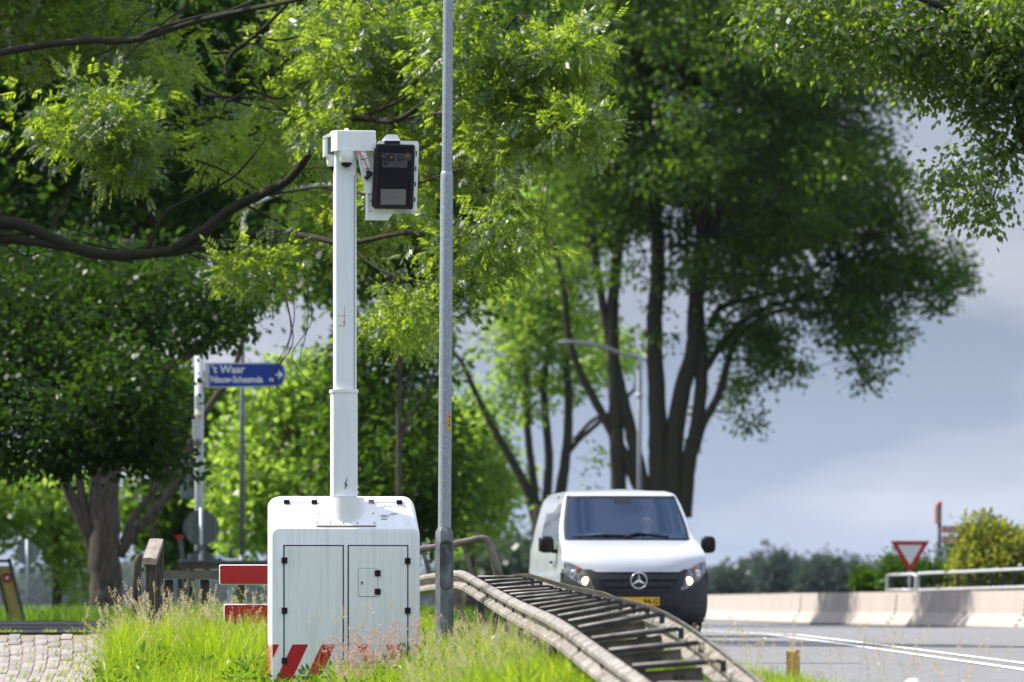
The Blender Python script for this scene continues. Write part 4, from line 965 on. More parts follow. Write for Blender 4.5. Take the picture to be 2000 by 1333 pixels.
b = B(); r_ = 12.9 * ld / FPX; ctr = P(869.6, 826, ld)
V = []
for z_ in (P(0, 842, ld)[2], P(0, 809, ld)[2]):
    for q in range(5):
        a = R(-88 + q * 13); V.append((ctr[0] + r_ * math.cos(a), ctr[1] + r_ * math.sin(a), z_))
b.add(V, [(i, i + 1, i + 6, i + 5) for i in range(1, 4)]); 
sx0 = b
st = b.build('sticker', M['sticker'], t, local=False)
b = B()
for py, h in ((815, 3), (823, 2.2), (831, 4)):
    a = R(-50); c_ = np.array((ctr[0] + (r_ + .001) * math.cos(a), ctr[1] + (r_ + .001) * math.sin(a), P(0, py, ld)[2])); b.box(c_, (.012, .003, h * ld / FPX), rot=Matrix.Rotation(R(38), 3, 'Z'))
b.build('sticker_print', M['black'], t, local=False)

# ------------------------------------------------------------------ W-beam guardrail ramping into the verge
ds = [50 - 1.33 * k for k in range(18)]
Lpx = [930, 945, 958, 970, 981, 993, 1005, 1018, 1034.5, 1051, 1067.5, 1087, 1108, 1127, 1153, 1186, 1232, 1280]
Lpy = [1126, 1134, 1141.5, 1148.5, 1155, 1160.5, 1166.5, 1173.6, 1181, 1188, 1195, 1203, 1213, 1225, 1246, 1269, 1299, 1334]
Rpx = [1020, 1037, 1053, 1074, 1091, 1110, 1131, 1149, 1166, 1185, 1207, 1232, 1259, 1288, 1325, 1364.5, 1407, 1460]
Rpy = [1125, 1128.5, 1133, 1142, 1147, 1151, 1155, 1158.7, 1163, 1167, 1171, 1177, 1185, 1195, 1223, 1250, 1286, 1332]
LP = [P(a_, b_, c_) for a_, b_, c_ in zip(Lpx, Lpy, ds)]; RP = [P(a_, b_, c_) for a_, b_, c_ in zip(Rpx, Rpy, ds)]
gr = thing('guardrail', 'weathered double guardrail with dark cross struts ramping down into the grass', 'guardrail', (LP[9][0], LP[9][1], float(ground_z(LP[9][0], LP[9][1]))))
extraL = [P(650, 1150, 62), P(760, 1136, 58), P(820, 1124, 55), P(858, 1118, 53), P(893, 1114, 51.4), P(908, 1116.5, 50.8)]
nearL = [P(1320, 1372, 26.0), P(1350, 1400, 25.2)]
extraR = [P(940, 1140, 56), P(985, 1128, 53), P(1003, 1122, 51.4)]
nearR = [P(1500, 1368, 26.0), P(1540, 1400, 25.2)]
def smo(A):
    A = [np.array(p) for p in A]
    for _ in range(2): A = [A[0]] + [(A[i - 1] + 2 * A[i] + A[i + 1]) / 4 for i in range(1, len(A) - 1)] + [A[-1]]
    return A
leftline = extraL + [p + np.array((-.035, 0, .01)) for p in smo(LP)] + nearL
rightline = extraR + [p + np.array((.05, 0, .022 if k < 9 else .006)) for k, p in enumerate(smo(RP))] + nearR
PROF = [(0, 0), (.006, -.010), (.048, -.028), (.056, -.036), (.056, -.066), (.048, -.074), (.004, -.100), (0, -.106), (0, -.140), (.004, -.146), (.048, -.172), (.056, -.180), (.056, -.212), (.048, -.220), (.006, -.240), (0, -.250)]
PROF = [(a_ * .78, z_ * .76) for a_, z_ in PROF]
def wbeam(line, side, name):
    c = catmull(line, 5); rings = []
    for i, p in enumerate(c):
        tt = c[min(i + 1, len(c) - 1)] - c[max(i - 1, 0)]; tt[2] = 0; tt /= np.linalg.norm(tt)
        nn = np.array((tt[1], -tt[0], 0)) ; nn = nn if nn[0] * side > 0 else -nn
        if abs(nn[0]) < .2: nn = nn
        ou = [p + nn * a_ * 1.0 + np.array((0, 0, z_)) for a_, z_ in PROF]
        inn = [p + nn * (a_ - .005) + np.array((0, 0, z_)) for a_, z_ in PROF[::-1]]
        rings.append(ou + inn)
    b = B(); b.loft(rings); o = smooth_by_angle(b.build(name, M['rail'], gr, local=False), 22); return c, rings, o
cl, rl, bo1 = wbeam(leftline, -1, 'beam')
cr_, rr_, bo2 = wbeam(rightline, 1, 'beam')
def splice(rings, i, par, side):
    ring = rings[i][:16]; nx = rings[i + 1][:16]
    V = []; F = []
    f = .035 / max(np.linalg.norm(nx[3] - ring[3]), 1e-6)
    off = np.array((side * .0035, 0, .001))
    for j in range(16): V += [ring[j] + off, ring[j] + (nx[j] - ring[j]) * f + off]
    F = [(2 * j, 2 * j + 1, 2 * j + 3, 2 * j + 2) for j in range(15)]
    obj_from('splice', V, F, M['seam'], gr, local=False)
for i in (27, 34, 48, 62, 80, 98): splice(rl, i, bo1, -1)
for i in (34, 54, 72, 88): splice(rr_, i, bo2, 1)
for k_ in range(28, 106, 7):
    p = rl[k_][7]; b = B(); b.box(p + np.array((-.006, 0, -.012)), (.012, .05, .026)); b.build('bolt_slot', M['seam'], gr, local=False)
for k in range(18):
    a_, b_ = LP[k], RP[k]; a_ = a_ + np.array((-.01, 0, -.02)); b_ = b_ + np.array((.0, 0, -.02)); u = (b_ - a_); ln = np.linalg.norm(u); u /= ln
    yv = np.array((0, 1.0, 0)); yv -= u * np.dot(u, yv); yv /= np.linalg.norm(yv); zv = np.cross(u, yv)
    rot = np.stack([u, yv, zv], 1)
    b = B(); b.box((a_ + b_) / 2 + zv * .004, (ln, .045, .026), rot); b.build('strut', M['rail_dark'], gr, local=False)
    b = B(); b.tube([a_ + zv * .016 - yv * .018 + u * .02, b_ + zv * .016 - yv * .018 - u * .07], .0085, 8); b.build('strut_lit_edge', M['rail'], gr, True, local=False)  # pale round bar added as the sunlit top edge of the strut
    # bracket at the right end
    b = B(); b.box(b_ + np.array((.015, .01, -.02)), (.03, .05, .06)); b.build('bracket', M['rail_dark'], gr, local=False)
    if k >= 9:
        b = B(); b.box((a_ + b_) / 2 - zv * .06 + yv * .02 - u * .05, (ln * .82, .008, .085), rot); b.build('spacer_plate', M['lichen'], gr, local=False)
        for q in (.0, .035):
            b = B(); p = (a_ + b_) / 2 - zv * .06 + yv * .014 + u * q; b.cyl(p, p - yv * .008, .012, n=8); b.build('bolt', M['rail_dark'], gr, local=False)
    if k % 2 == 0 and k < 14:
        for p in (a_, b_):
            gz = float(ground_z(p[0], p[1])); b = B(); b.box((p[0] + (.05 if p is a_ else -.02), p[1] + .03, (p[2] + gz) / 2 - .1), (.05, .09, p[2] - gz)); b.build('post', M['rail_dark'], gr, local=False)

# tubular handrail end beyond the guardrail
hd = 58
t = thing('tubular_handrail', 'lichen grown tubular handrail with slanting flat balusters behind the lamp post', 'handrail', P(940, 1275, hd))
b = B(); hp = catmull([P(600, 1098, hd), P(720, 1086, hd), P(821, 1073, hd), P(870, 1066, hd), P(920, 1056, hd), P(938, 1052, hd), P(948, 1053, hd), P(955, 1060, hd), P(962, 1080, hd), P(975, 1128, hd), P(1000, 1230, hd)], 6)
b.tube(hp, [(6.6 + 2.6 * min(1, max(0, (i - 40) / 12))) * hd / FPX for i in range(len(hp))], 12); b.build('rail', M['lichen'], t, True, local=False)
for px in (650, 690, 730, 788, 827, 866, 906):
    py0 = np.interp(px, [600, 821, 870, 935], [1098, 1074, 1067, 1053]); b = B()
    w_ = 4.2 * hd / FPX
    p0, p1 = P(px, py0 + 4, hd), P(px + 46, py0 + 178, hd)
    b.add([p0 + np.array((-w_, -.01, 0)), p0 + np.array((w_, -.01, 0)), p0 + np.array((w_, .01, 0)), p0 + np.array((-w_, .01, 0)), p1 + np.array((-w_ * 1.5, -.01, 0)), p1 + np.array((w_ * 1.5, -.01, 0)), p1 + np.array((w_ * 1.5, .01, 0)), p1 + np.array((-w_ * 1.5, .01, 0))],
          [(0, 1, 5, 4), (1, 2, 6, 5), (2, 3, 7, 6), (3, 0, 4, 7), (0, 3, 2, 1), (4, 5, 6, 7)]); b.build('baluster', M['lichen'], t, local=False)

# ------------------------------------------------------------------ wooden post rail, red barrier boards
wdp = 51.5
t = thing('wooden_handrail', 'weathered wooden post with sloping plank cap at the path edge', 'handrail', P(296, 1290, wdp))
b = B(); s_ = wdp / FPX
n0, n1 = P(279, 1090, wdp), P(305, 1092, wdp); q0, q1 = P(292, 1053, wdp + 2.2), P(319, 1053.5, wdp + 2.2)
n0[0] -= 0; dz = np.array((0, 0, .055))
mid0, mid1 = (n0 + n1) / 2 + np.array((0, 0, .006)), (q0 + q1) / 2 + np.array((0, 0, .006))
b.loft([[n0 - dz, n1 - dz, n1, mid0, n0], [q0 - dz, q1 - dz, q1, mid1, q0]]); b.build('cap_plank', M['wood_grey'], t, local=False)
b = B(); b.box(P(295, 1160, wdp + .15) , (.088, .10, .66)); b.build('post', M['wood_dark'], t, local=False)
b = B(); b.box(P(309, 1150, wdp + 1.9) , (.10, .10, .78)); b.build('post', M['wood_dark'], t, local=False)
b = B(); b.add([P(280, 1176, wdp), P(284, 1160, wdp), P(285.5, 1180, wdp), P(281.5, 1212, wdp), P(280, 1176, wdp + .5), P(284, 1160, wdp + .5), P(285.5, 1180, wdp + .5), P(281.5, 1212, wdp + .5)], [(0, 1, 2, 3), (7, 6, 5, 4), (0, 4, 5, 1), (1, 5, 6, 2), (2, 6, 7, 3), (3, 7, 4, 0)]); b.build('side_board', M['wood_grey'], t, local=False)
t = thing('wooden_bollard', 'dark rounded timber post just left of the wooden handrail', 'bollard', P(268, 1265, 58))
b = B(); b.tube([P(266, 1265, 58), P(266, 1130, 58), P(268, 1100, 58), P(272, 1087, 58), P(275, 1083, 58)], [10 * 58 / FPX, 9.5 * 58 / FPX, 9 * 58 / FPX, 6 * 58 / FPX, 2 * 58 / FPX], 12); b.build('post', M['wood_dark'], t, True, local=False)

bd_ = 49.5
t = thing('barrier_board', 'two red boards with white rims on a grey post behind the cabinet', 'barrier', P(500, 1300, bd_))
def board(px0, px1, py0, py1, d, par):
    s = d / FPX; c = P((px0 + px1) / 2, (py0 + py1) / 2, d)
    b = B(); b.rbox(c, ((px1 - px0) * s, .03, (py1 - py0) * s), .018); o = b.build('rim', M['white_sheet'], par, local=False)
    b = B(); b.rbox(c - np.array((0, .017, 0)), ((px1 - px0 - 4) * s, .004, (py1 - py0 - 4) * s), .014); b.build('red_panel', M['red_sheet'], par, local=False)
board(428, 640, 1103, 1143, bd_, t); board(437, 640, 1180, 1220, bd_, t)
for px in (449, 620):
    b = B(); b.box(P(px, 1200, bd_ + .04), (.03, .03, .86)); b.build('post', M['galv'], t, local=False)

# rails and beams behind the path
t = thing('mossy_rail', 'low mossy timber rail between the wooden post and the red boards', 'rail fence', P(400, 1250, 60))
b = B(); b.box(P(400, 1123, 60), (190 * 60 / FPX, .10, 17 * 60 / FPX)); b.build('rail', M['wood_moss'], t, local=False)
for px in (330, 400, 470):
    b = B(); b.box(P(px, 1190, 60.1), (.09, .09, .62)); b.build('post', M['wood_dark'], t, local=False)
t = thing('brown_beam', 'brown steel beam with grey top edge crossing behind the lamp pole', 'bridge beam', P(450, 1210, 92))
b = B(); b.box(P(470, 1105.5, 92), (245 * 92 / FPX, .12, 13 * 92 / FPX)); b.build('beam', M['steel_brown'], t, local=False)
b = B(); b.box(P(470, 1097, 92), (247 * 92 / FPX, .16, 4 * 92 / FPX)); b.build('top_edge', M['sign_back_far'], t, local=False)
for px in (352, 560):
    b = B(); b.box(P(px, 1155, 92.1), (.08, .10, .85)); b.build('leg', M['dark_post'], t, local=False)
t = thing('barrier_stub', 'tilted reddish grey post standing left of the round sign back', 'post', P(360, 1210, 93))
b = B(); b.add([P(344, 1048, 93), P(356, 1045, 93), P(363, 1112, 93), P(358, 1112, 93), P(344, 1048, 93.1), P(356, 1045, 93.1), P(363, 1112, 93.1), P(358, 1112, 93.1)], [(0, 1, 2, 3), (7, 6, 5, 4), (0, 4, 5, 1), (1, 5, 6, 2), (2, 6, 7, 3), (3, 7, 4, 0)]); b.build('post', M['galv_base'], t, local=False)
b = B(); b.box(P(350, 1049, 92.98), (13 * 93 / FPX, .14, 7 * 93 / FPX)); b.build('red_cap', M['sign_red'], t, local=False)
b = B(); b.box(P(362, 1160, 93), (.05, .05, .85)); b.build('leg', M['dark_post'], t, local=False)

# ------------------------------------------------------------------ direction sign mast, round signs, second lamp
dm = 98; s = dm / FPX
t = thing('direction_sign_mast', 'pale pole carrying the blue direction sign and grey boxes', 'sign mast', P(389, 1212, dm))
b = B(); b.tube([P(389, 1214, dm), P(389, 900, dm), P(389, 690, dm)], [9.5 * s, 9 * s, 8.5 * s], 14); b.build('pole', M['pole_white'], t, True, local=False)
blue = [(409, 712), (546, 711), (552, 716), (556.5, 731), (551, 747), (545, 753), (409, 755)]
b = B(); V0 = [P(px, py, dm) for px, py in [(400, 709), (548, 708), (555, 714), (560, 731), (554, 749), (547, 756), (400, 758)]]
b.loft([V0, [v + np.array((0, .08, 0)) for v in V0]]); sgn = b.build('sign_rim', M['pole_white'], t, local=False)
b = B(); V0 = [P(px, py, dm - .008) for px, py in blue]; b.loft([V0, [v + np.array((0, .006, 0)) for v in V0]]); b.build('blue_panel', M['blue'], t, local=False)
org = np.array(ORIG[t.name])
text_obj('lettering', "'t Waar", 21 * s, M['white_sheet'], t, tuple(P(413, 728.5, dm - .014) - org), sx=1.0, bold=.004)
text_obj('lettering', 'Nieuw-Scheemda', 18.5 * s, M['white_sheet'], t, tuple(P(411, 747.5, dm - .014) - org), sx=.78, bold=.004)
b = B(); b.box(P(541, 732, dm - .012), (10 * s, .006, 3 * s)); V0 = [P(px, py, dm - .014) for px, py in [(544, 723), (553, 732), (544, 741), (544, 736), (547, 732), (544, 728)]]; b.loft([V0, [v + np.array((0, .005, 0)) for v in V0]]); b.build('arrow', M['white_sheet'], t, local=False)
b = B(); b.cyl(P(530, 742, dm - .010), P(530, 742, dm - .016), 4 * s, n=14); b.build('route_mark', M['white_sheet'], t, local=False)
for (px, py, w_, h_, mm, nm) in ((388, 785, 13, 26, 'pole_white', 'bracket_box'), (384, 838, 15, 42, 'pole_white', 'bracket_box'), (388, 812, 14, 6, 'yellow_board', 'yellow_band'), (386, 866, 16, 10, 'wood_moss', 'clamp'), (388, 1015, 16, 8, 'chrome', 'clamp')):
    b = B(); b.rbox(P(px, py, dm - .10), (w_ * s, .12, h_ * s), .02); b.build(nm, M[mm], t, local=False)
b = B(); b.rbox(P(376, 937, dm + .1), (47 * s, .10, 74 * s), .02); b.build('control_box', M['sign_back_far'], t, local=False)

def round_sign(t, px, py, rpx, d, m, par_pole_r, py_bot, back=True):
    s = d / FPX; b = B(); c = P(px, py, d); b.tube([c + np.array((0, .012, 0)), c + np.array((0, -.004, 0)), c + np.array((0, -.012, 0))], [rpx * s, rpx * s, rpx * s * .96], 36); b.build('disc', m, t, local=False)
    b = B(); b.tube([c + np.array((0, .0, 0)), c + np.array((0, -.02, 0))], [rpx * s * 1.03, rpx * s * 1.03], 36, cap=False); b.build('rim', M['galv'], t, local=False)
    b = B(); b.tube([P(px, py_bot, d - .04), P(px, py - rpx - 4, d - .04)], par_pole_r * s, 10); b.build('pole', M['galv'], t, True, local=False)
d_ = 95
t = thing('round_sign', 'back of a large round traffic sign with vertical algae streaks below the control box', 'road sign', P(393, 1210, d_))
round_sign(t, 393, 1031, 35, d_, M['sign_back'], 4, 1210)
b = B(); V0 = [P(px, py, d_) for px, py in [(393, 1066), (428, 1096), (358, 1096)]]; b.loft([V0, [v + np.array((0, .01, 0)) for v in V0]]); b.build('triangle_plate', M['sign_back'], t, local=False)
b = B(); b.box(P(393, 1070, d_ - .06), (14 * d_ / FPX, .06, 10 * d_ / FPX)); b.build('clamp', M['galv_base'], t, local=False)
d_ = 128
t = thing('round_sign', 'back of the smaller round sign with number plate at the far left of the path', 'road sign', P(53, 1208, d_))
round_sign(t, 53, 1081, 23, d_, M['sign_back_far'], 3, 1210)
b = B(); b.box(P(53.5, 1115, d_ - .03), (33 * d_ / FPX, .02, 12 * d_ / FPX)); b.build('sub_plate', M['sign_back_far'], t, local=False)
b = B()
for q in range(6): b.box(P(42 + q * 4.4, 1115, d_ - .045), (2.2 * d_ / FPX, .006, 6 * d_ / FPX))
o = b.build('plate_marks', M['sign_back'], t, local=False); o['kind'] = 'stuff'

d_ = 108; s = d_ / FPX
t = thing('street_lamp', 'slim dark lamp pole with pale curved arm left of the speed camera mast', 'street lamp', P(472.5, 1214, d_))
b = B(); b.tube([P(472.5, 1214, d_), P(472.5, 1085, d_)], [6.8 * s, 6.6 * s], 12); b.build('pole_base', M['galv_base'], t, True, local=False)
b = B(); b.tube([P(472.5, 1087, d_), P(473.3, 780, d_), P(473.5, 776, d_), P(474, 480, d_), P(475, 430, d_)], [5.4 * s, 5.0 * s, 4.2 * s, 3.8 * s, 3.4 * s], 12); b.build('pole', M['galv_base'], t, True, local=False)
b = B(); b.tube(catmull([P(475, 432, d_), P(480, 414, d_), P(500, 397, d_), (P(550, 377, d_)), P(600, 366, d_), P(640, 361, d_)], 5), [3.6 * s] * 26, 10); b.build('arm', M['pole_white'], t, True, local=False)
b = B(); b.sphere(P(655, 360, d_), 12 * s, 12, 8, (2.0, .8, .45)); b.build('lamp_head', M['pole_white'], t, True, local=False)

d_ = 198; s = d_ / FPX
t = thing('street_lamp', 'thin grey lamp pole with drooping arm in front of the vase shaped tree', 'street lamp', P(1248, 1209, d_))
b = B(); b.tube([P(1248, 1225, d_), P(1248.5, 960, d_), P(1249.5, 700, d_)], [5.5 * s, 4.6 * s, 4.2 * s], 12); b.build('pole', M['galv_base'], t, True, local=False)
b = B(); b.tube([P(1249, 776, d_), P(1249, 769, d_)], 7 * s, 12); b.build('collar', M['galv'], t, True, local=False)
b = B(); b.tube(catmull([P(1249.5, 702, d_), P(1240, 697, d_), P(1215, 692, d_), P(1185, 680, d_), P(1150, 672, d_), P(1120, 669, d_)], 4), 3.6 * s, 8); b.build('arm', M['galv_base'], t, True, local=False)
b = B(); b.sphere(P(1108, 668.5, d_), 9 * s, 12, 8, (2.2, .9, .45)); b.build('lamp_head', M['galv_base'], t, True, local=False)

# leaning yellow board in a timber frame
d_ = 90; s = d_ / FPX
t = thing('notice_board', 'leaning faded yellow board with red emblem in a dark timber frame', 'notice board', P(20, 1212, d_))
def bar(pts, w_, dep, name, m, d=d_, par=None):
    b = B(); (x0_, y0_), (x1_, y1_) = pts; p0, p1 = P(x0_, y0_, d), P(x1_, y1_, d); u = p1 - p0; u /= np.linalg.norm(u); v = np.array((-u[2], 0, u[0])) * w_ / 2 * s; dd = np.array((0, dep, 0))
    b.add([p0 - v, p0 + v, p1 + v, p1 - v, p0 - v + dd, p0 + v + dd, p1 + v + dd, p1 - v + dd], [(0, 1, 2, 3), (7, 6, 5, 4), (0, 4, 5, 1), (1, 5, 6, 2), (2, 6, 7, 3), (3, 7, 4, 0)]); return b.build(name, m, par or t, local=False)
bar(((17, 1091), (47, 1212)), 6.5, .06, 'frame_leg', M['wood_moss']); bar(((-12, 1091), (19, 1212)), 6.5, .06, 'frame_leg', M['wood_moss']); bar(((-14, 1096), (20, 1096)), 6, .05, 'frame_top', M['wood_moss'])
b = B(); V0 = [P(px, py, d_ + .02) for px, py in [(-6, 1106), (18, 1106), (41, 1209), (18, 1209)]]; b.loft([V0, [v + np.array((0, .015, 0)) for v in V0]]); b.build('board', M['yellow_board'], t, local=False)
b = B(); c = P(14, 1129, d_ + .015); b.tube([c, c - np.array((0, .004, 0))], [10 * s, 10 * s], 20); eb = b.build('emblem', M['sign_red'], t, local=False)
b = B(); b.tube([c - np.array((0, .005, 0)), c - np.array((0, .007, 0))], [4 * s, 4 * s], 14); b.build('emblem_centre', M['white_sheet'], t, local=False)

# ------------------------------------------------------------------ right side: concrete barrier, bridge railing, signs, posts
bj = [(2100, 107), (1985, 114), (1860, 121.5), (1735, 129), (1637, 137), (1550, 146), (1475, 156), (1402, 168), (1335, 181), (1270, 195)]
def bpos(px, d): return np.array(((px - 1000) / FPX * d, d, 0))
NJ = [(-.30, 0), (-.30, .075), (-.12, .33), (-.08, .80), (.08, .80), (.12, .33), (.30, .075), (.30, 0)]
lab = ['concrete barrier element at the edge with broad tree shadow', 'concrete barrier element with two narrow shadow bands', 'stained concrete barrier element below the long bridge railing', 'concrete barrier element below the give way sign',
       'pale concrete barrier element left of the give way sign', 'pale concrete barrier element fourth from the van', 'bright concrete barrier element third from the van', 'bright concrete barrier element next to the van', 'far concrete barrier element hidden behind the van']
for i in range(len(bj) - 1):
    a_, b_ = bpos(*bj[i]), bpos(*bj[i + 1]); u = b_ - a_; ln = np.linalg.norm(u); u /= ln; a2 = a_ + u * .012; b2 = b_ - u * .012
    side = np.array((u[1], -u[0], 0)); side = side if side[0] > 0 else -side
    t = thing('concrete_barrier', lab[i], 'barrier', ((a_ + b_) / 2)[:2].tolist() + [CZ - .525], group='concrete barrier elements along the bend')
    zb = CZ - .525; top = .80 * ((HOR - np.interp(bj[i][0], [1390, 1475, 1550, 2000], [1163, 1160, 1157, 1157])) / FPX * bj[i][1] + .525) / .80 / .80 if False else 1.0
    rings = []
    k_ = 6
    for q in range(k_ + 1):
        c = a2 + (b2 - a2) * q / k_
        rings.append([c + side * (x_ + .30) + np.array((0, 0, zb + z_ + rng.uniform(-.003, .003))) for x_, z_ in NJ])
    b = B(); b.loft(rings); b.build('body', M['concrete'], t, local=False)
    b = B()
    for q in range(7):   # rope like key at the joint
        zz = .10 + q * .10; xo = np.interp(zz, [0, .075, .33, .8], [-.30, -.30, -.12, -.08]); b.box(a2 + u * .05 + side * (xo + .295) + np.array((0, 0, zb + zz)), (.05, .06, .05))
    bg_ = B(); mid_ = (a2 + b2) / 2 ; L_ = np.linalg.norm(b2 - a2); ry_ = np.stack([side, u, np.array((0, 0, 1.0))], 1)
    bg_.box(mid_ + side * (-.006) + np.array((0, 0, zb + .018)), (.014, L_, .045), ry_); bg_.build('base_stain', M['grime'], t, local=False)
    if i in (1, 3, 5): b.build('coupling', M['grime'], t, local=False)

def railing(label, px0, px1, d0, d1, ytop0, ytop1, ylow0, ylow1, step, group):
    t = thing('bridge_railing', label, 'railing', P((px0 + px1) / 2, 1240, (d0 + d1) / 2), group=group)
    def q(px, yt0, yt1): k = (px - px0) / (px1 - px0); return P(px, yt0 + (yt1 - yt0) * k, d0 + (d1 - d0) * k)
    r_ = 3.0 * d0 / FPX
    top = catmull([q(px0, 1240, 1240), q(px0, (ytop0 + ylow0) / 2 + 10, ytop1 + 20), q(px0 + 1, ytop0 + 3, ytop1), q(px0 + 7, ytop0, ytop1)] + [q(px0 + 7 + (px1 - px0 - 14) * k / 6, ytop0, ytop1) for k in range(1, 7)] + [q(px1, ytop0 + 4, ytop1 + 4), q(px1, ytop1 + 20, ytop1 + 22), q(px1, 1240, 1240)], 4)
    b = B(); b.tube(top, r_, 10); b.build('top_rail', M['rail_white'], t, True, local=False)
    b = B(); b.tube([q(px0 + 2, ylow0, ylow1), q(px1 - 2, ylow0, ylow1)], r_, 10); b.build('lower_rail', M['rail_white'], t, True, local=False)
    px = px0 + 12
    while px < px1 - 6:
        a_ = q(px, ytop0 + 4, ytop1 + 4); c_ = q(px, 1240, 1240); b = B(); b.box((a_ + c_) / 2 + np.array((0, .05, 0)), (7 * d0 / FPX, .03, a_[2] - c_[2])); b.build('baluster', M['dark_post'], t, local=False); px += step
railing('short white bridge railing section under the give way sign', 1732, 1789, 137, 136, 1124, 1122, 1153, 1153, 19, 'white bridge railings behind the concrete barrier')
railing('long white bridge railing section in front of the yellow green shrub', 1793, 2160, 136, 122, 1121, 1105, 1153, 1143, 22, 'white bridge railings behind the concrete barrier')

d_ = 140; s = d_ / FPX
t = thing('give_way_sign', 'red and white give way triangle pointing down behind the short railing', 'road sign', P(1777, 1240, d_))
tri = [(1739, 1057), (1816, 1057), (1777.5, 1120)]
def tri_s(f, cx=1777.5, cy=1078): return [((x - cx) * f + cx, (y - cy) * f + cy) for x, y in tri]
b = B(); V0 = [P(x, y, d_) for x, y in tri_s(1.0)]; b.loft([V0, [v + np.array((0, .03, 0)) for v in V0]]); b.build('red_border', M['red_sheet'], t, local=False)
b = B(); V0 = [P(x, y, d_ - .006) for x, y in tri_s(.62)]; b.loft([V0, [v + np.array((0, .004, 0)) for v in V0]]); b.build('white_centre', M['white_sheet'], t, local=False)
b = B(); b.tube([P(1777, 1240, d_ + .06), P(1777, 1062, d_ + .06)], 3.2 * s, 10); b.build('pole', M['galv'], t, True, local=False)
d_ = 144; s = d_ / FPX
t = thing('route_sign_post', 'dark post with red cap and two reddish route boards beside the shrub', 'sign post', P(1834, 1240, d_))
b = B(); b.tube([P(1834, 1240, d_), P(1835, 984, d_)], 4 * s, 10); b.build('post', M['dark_post'], t, True, local=False)
b = B(); b.tube([P(1835, 990, d_), P(1835, 980, d_)], 4.4 * s, 10); b.build('cap', M['sign_red'], t, True, local=False)
b = B(); b.box(P(1829.5, 1005, d_ - .05), (7 * s, .5, 36 * s)); b.build('side_board', M['sign_pink'], t, local=False)
for py in (1034.5, 1055): 
    b = B(); b.box(P(1869, py, d_ - .05), (58 * s, .03, 14 * s)); b.build('route_board', M['sign_pink'], t, local=False)
b = B(); b.box(P(1837, 1083, d_ - .07), (22 * s, .02, 21 * s)); b.build('small_plate', M['pole_white'], t, local=False)
b = B(); b.box(P(1837, 1081, d_ - .085), (10 * s, .006, 10 * s)); b.build('plate_mark', M['green_box'], t, local=False)
t = thing('utility_box', 'small green box with ochre panel behind the barrier left of the short railing', 'utility box', P(1722, 1200, 150))
s = 150 / FPX
b = B(); b.box(P(1722, 1176, 150), (36 * s, .4, 66 * s)); b.build('box', M['green_box'], t, local=False)
b = B(); b.box(P(1723, 1153, 149.75), (13 * s, .05, 10 * s)); b.build('panel', M['yellow_post'], t, local=False)

d_ = 36; s = d_ / FPX
t = thing('marker_post', 'square ochre marker post with dark foot at the road edge', 'marker post', P(1549, 1390, d_))
yw_ = R(-22)
def sq(z, r_): 
    c = P(1549, 0, d_); return [(c[0] + r_ * math.cos(yw_ + R(45 + 90 * k)) , c[1] + r_ * math.sin(yw_ + R(45 + 90 * k)), z) for k in range(4)]
zt_, zm, zb_ = P(0, 1269, d_)[2], P(0, 1320, d_)[2], P(0, 1400, d_)[2]
b = B(); b.loft([sq(zm, .048), sq(zt_ - .012, .048), sq(zt_, .036)]); b.build('post', M['yellow_post'], t, local=False)
b = B(); b.loft([sq(zb_, .0485), sq(zm, .0485)]); b.build('foot', M['wood_dark'], t, local=False)
d_ = 28
t = thing('kerb_marker', 'white rounded marker top poking up at the lower edge of the road', 'marker post', P(1783, 1362, d_))
b = B(); c = P(1783, 1345, d_); b.sphere(c, .050, 14, 9, (1, 1, 1)); b.build('cap', M['white_sheet'], t, True, local=False)
b = B(); b.tube([P(1783, 1375, d_), P(1783, 1345, d_)], .049, 12); b.build('post', M['white_sheet'], t, True, local=False)
# ------------------------------------------------------------------ the van
VD = 75.0; VX = (1247 - 1000) / FPX * VD; VYAW = R(5.6); VZ = float(CZ - 0.442)
van = thing('parked_van'.replace('parked_', 'white_'), 'white delivery van with black bumper and lit headlights driving towards the guardrail', 'van', (VX, VD, VZ), VYAW)
def wz(z): return float(np.interp(z, [.2, .4, .9, 1.1, 1.28, 1.5, 1.70, 1.80, 1.86, 1.90], [.93, .965, .968, .955, .925, .875, .815, .775, .735, .66]))
def Fc(z): return float(np.interp(z, [.18, .3, .45, .6, .75, .86, .92, .98, 1.06, 1.14, 1.22, 1.29, 1.31, 1.6, 1.83, 1.86, 1.90], [.13, .05, .01, 0, .015, .045, .065, .095, .165, .33, .65, 1.03, 1.12, 1.56, 1.90, 2.0, 2.35]))
def Fk(z): return float(np.interp(z, [.18, .5, .9, 1.1, 1.29, 1.35, 1.83, 1.9], [.36, .40, .42, .30, .22, .24, .16, .10]))
def F(x, z):
    u = min(abs(x) / wz(z), 1.0); return Fc(z) + Fk(z) * (u ** 3.2) + (.035 * math.sin(min(abs(x) / .75, 1) * math.pi) if False else 0)
def patch(zs, xl, xr, off, name, m, par=van, nx=14, thick=0.0):
    V = []; Fa = []; k = nx + 1
    for z in zs:
        a_, b_ = xl(z), xr(z)
        for j in range(k):
            x = a_ + (b_ - a_) * j / nx; V.append((x, F(x, z) - off, z))
    for i in range(len(zs) - 1):
        for j in range(nx): a_ = i * k + j; Fa.append((a_, a_ + 1, a_ + 1 + k, a_ + k))
    return obj_from(name, V, Fa, m, par, smooth=True)
itp = lambda pts: (lambda z: float(np.interp(z, [p[0] for p in pts], [p[1] for p in pts])))
zr = np.linspace
patch(zr(.84, 1.30, 14), lambda z: -wz(z), lambda z: wz(z), 0, 'bonnet', M['van_white'], nx=36)
patch(zr(.20, .90, 16), lambda z: -wz(z) - .002, lambda z: wz(z) + .002, .012, 'bumper', M['van_black'], nx=36)
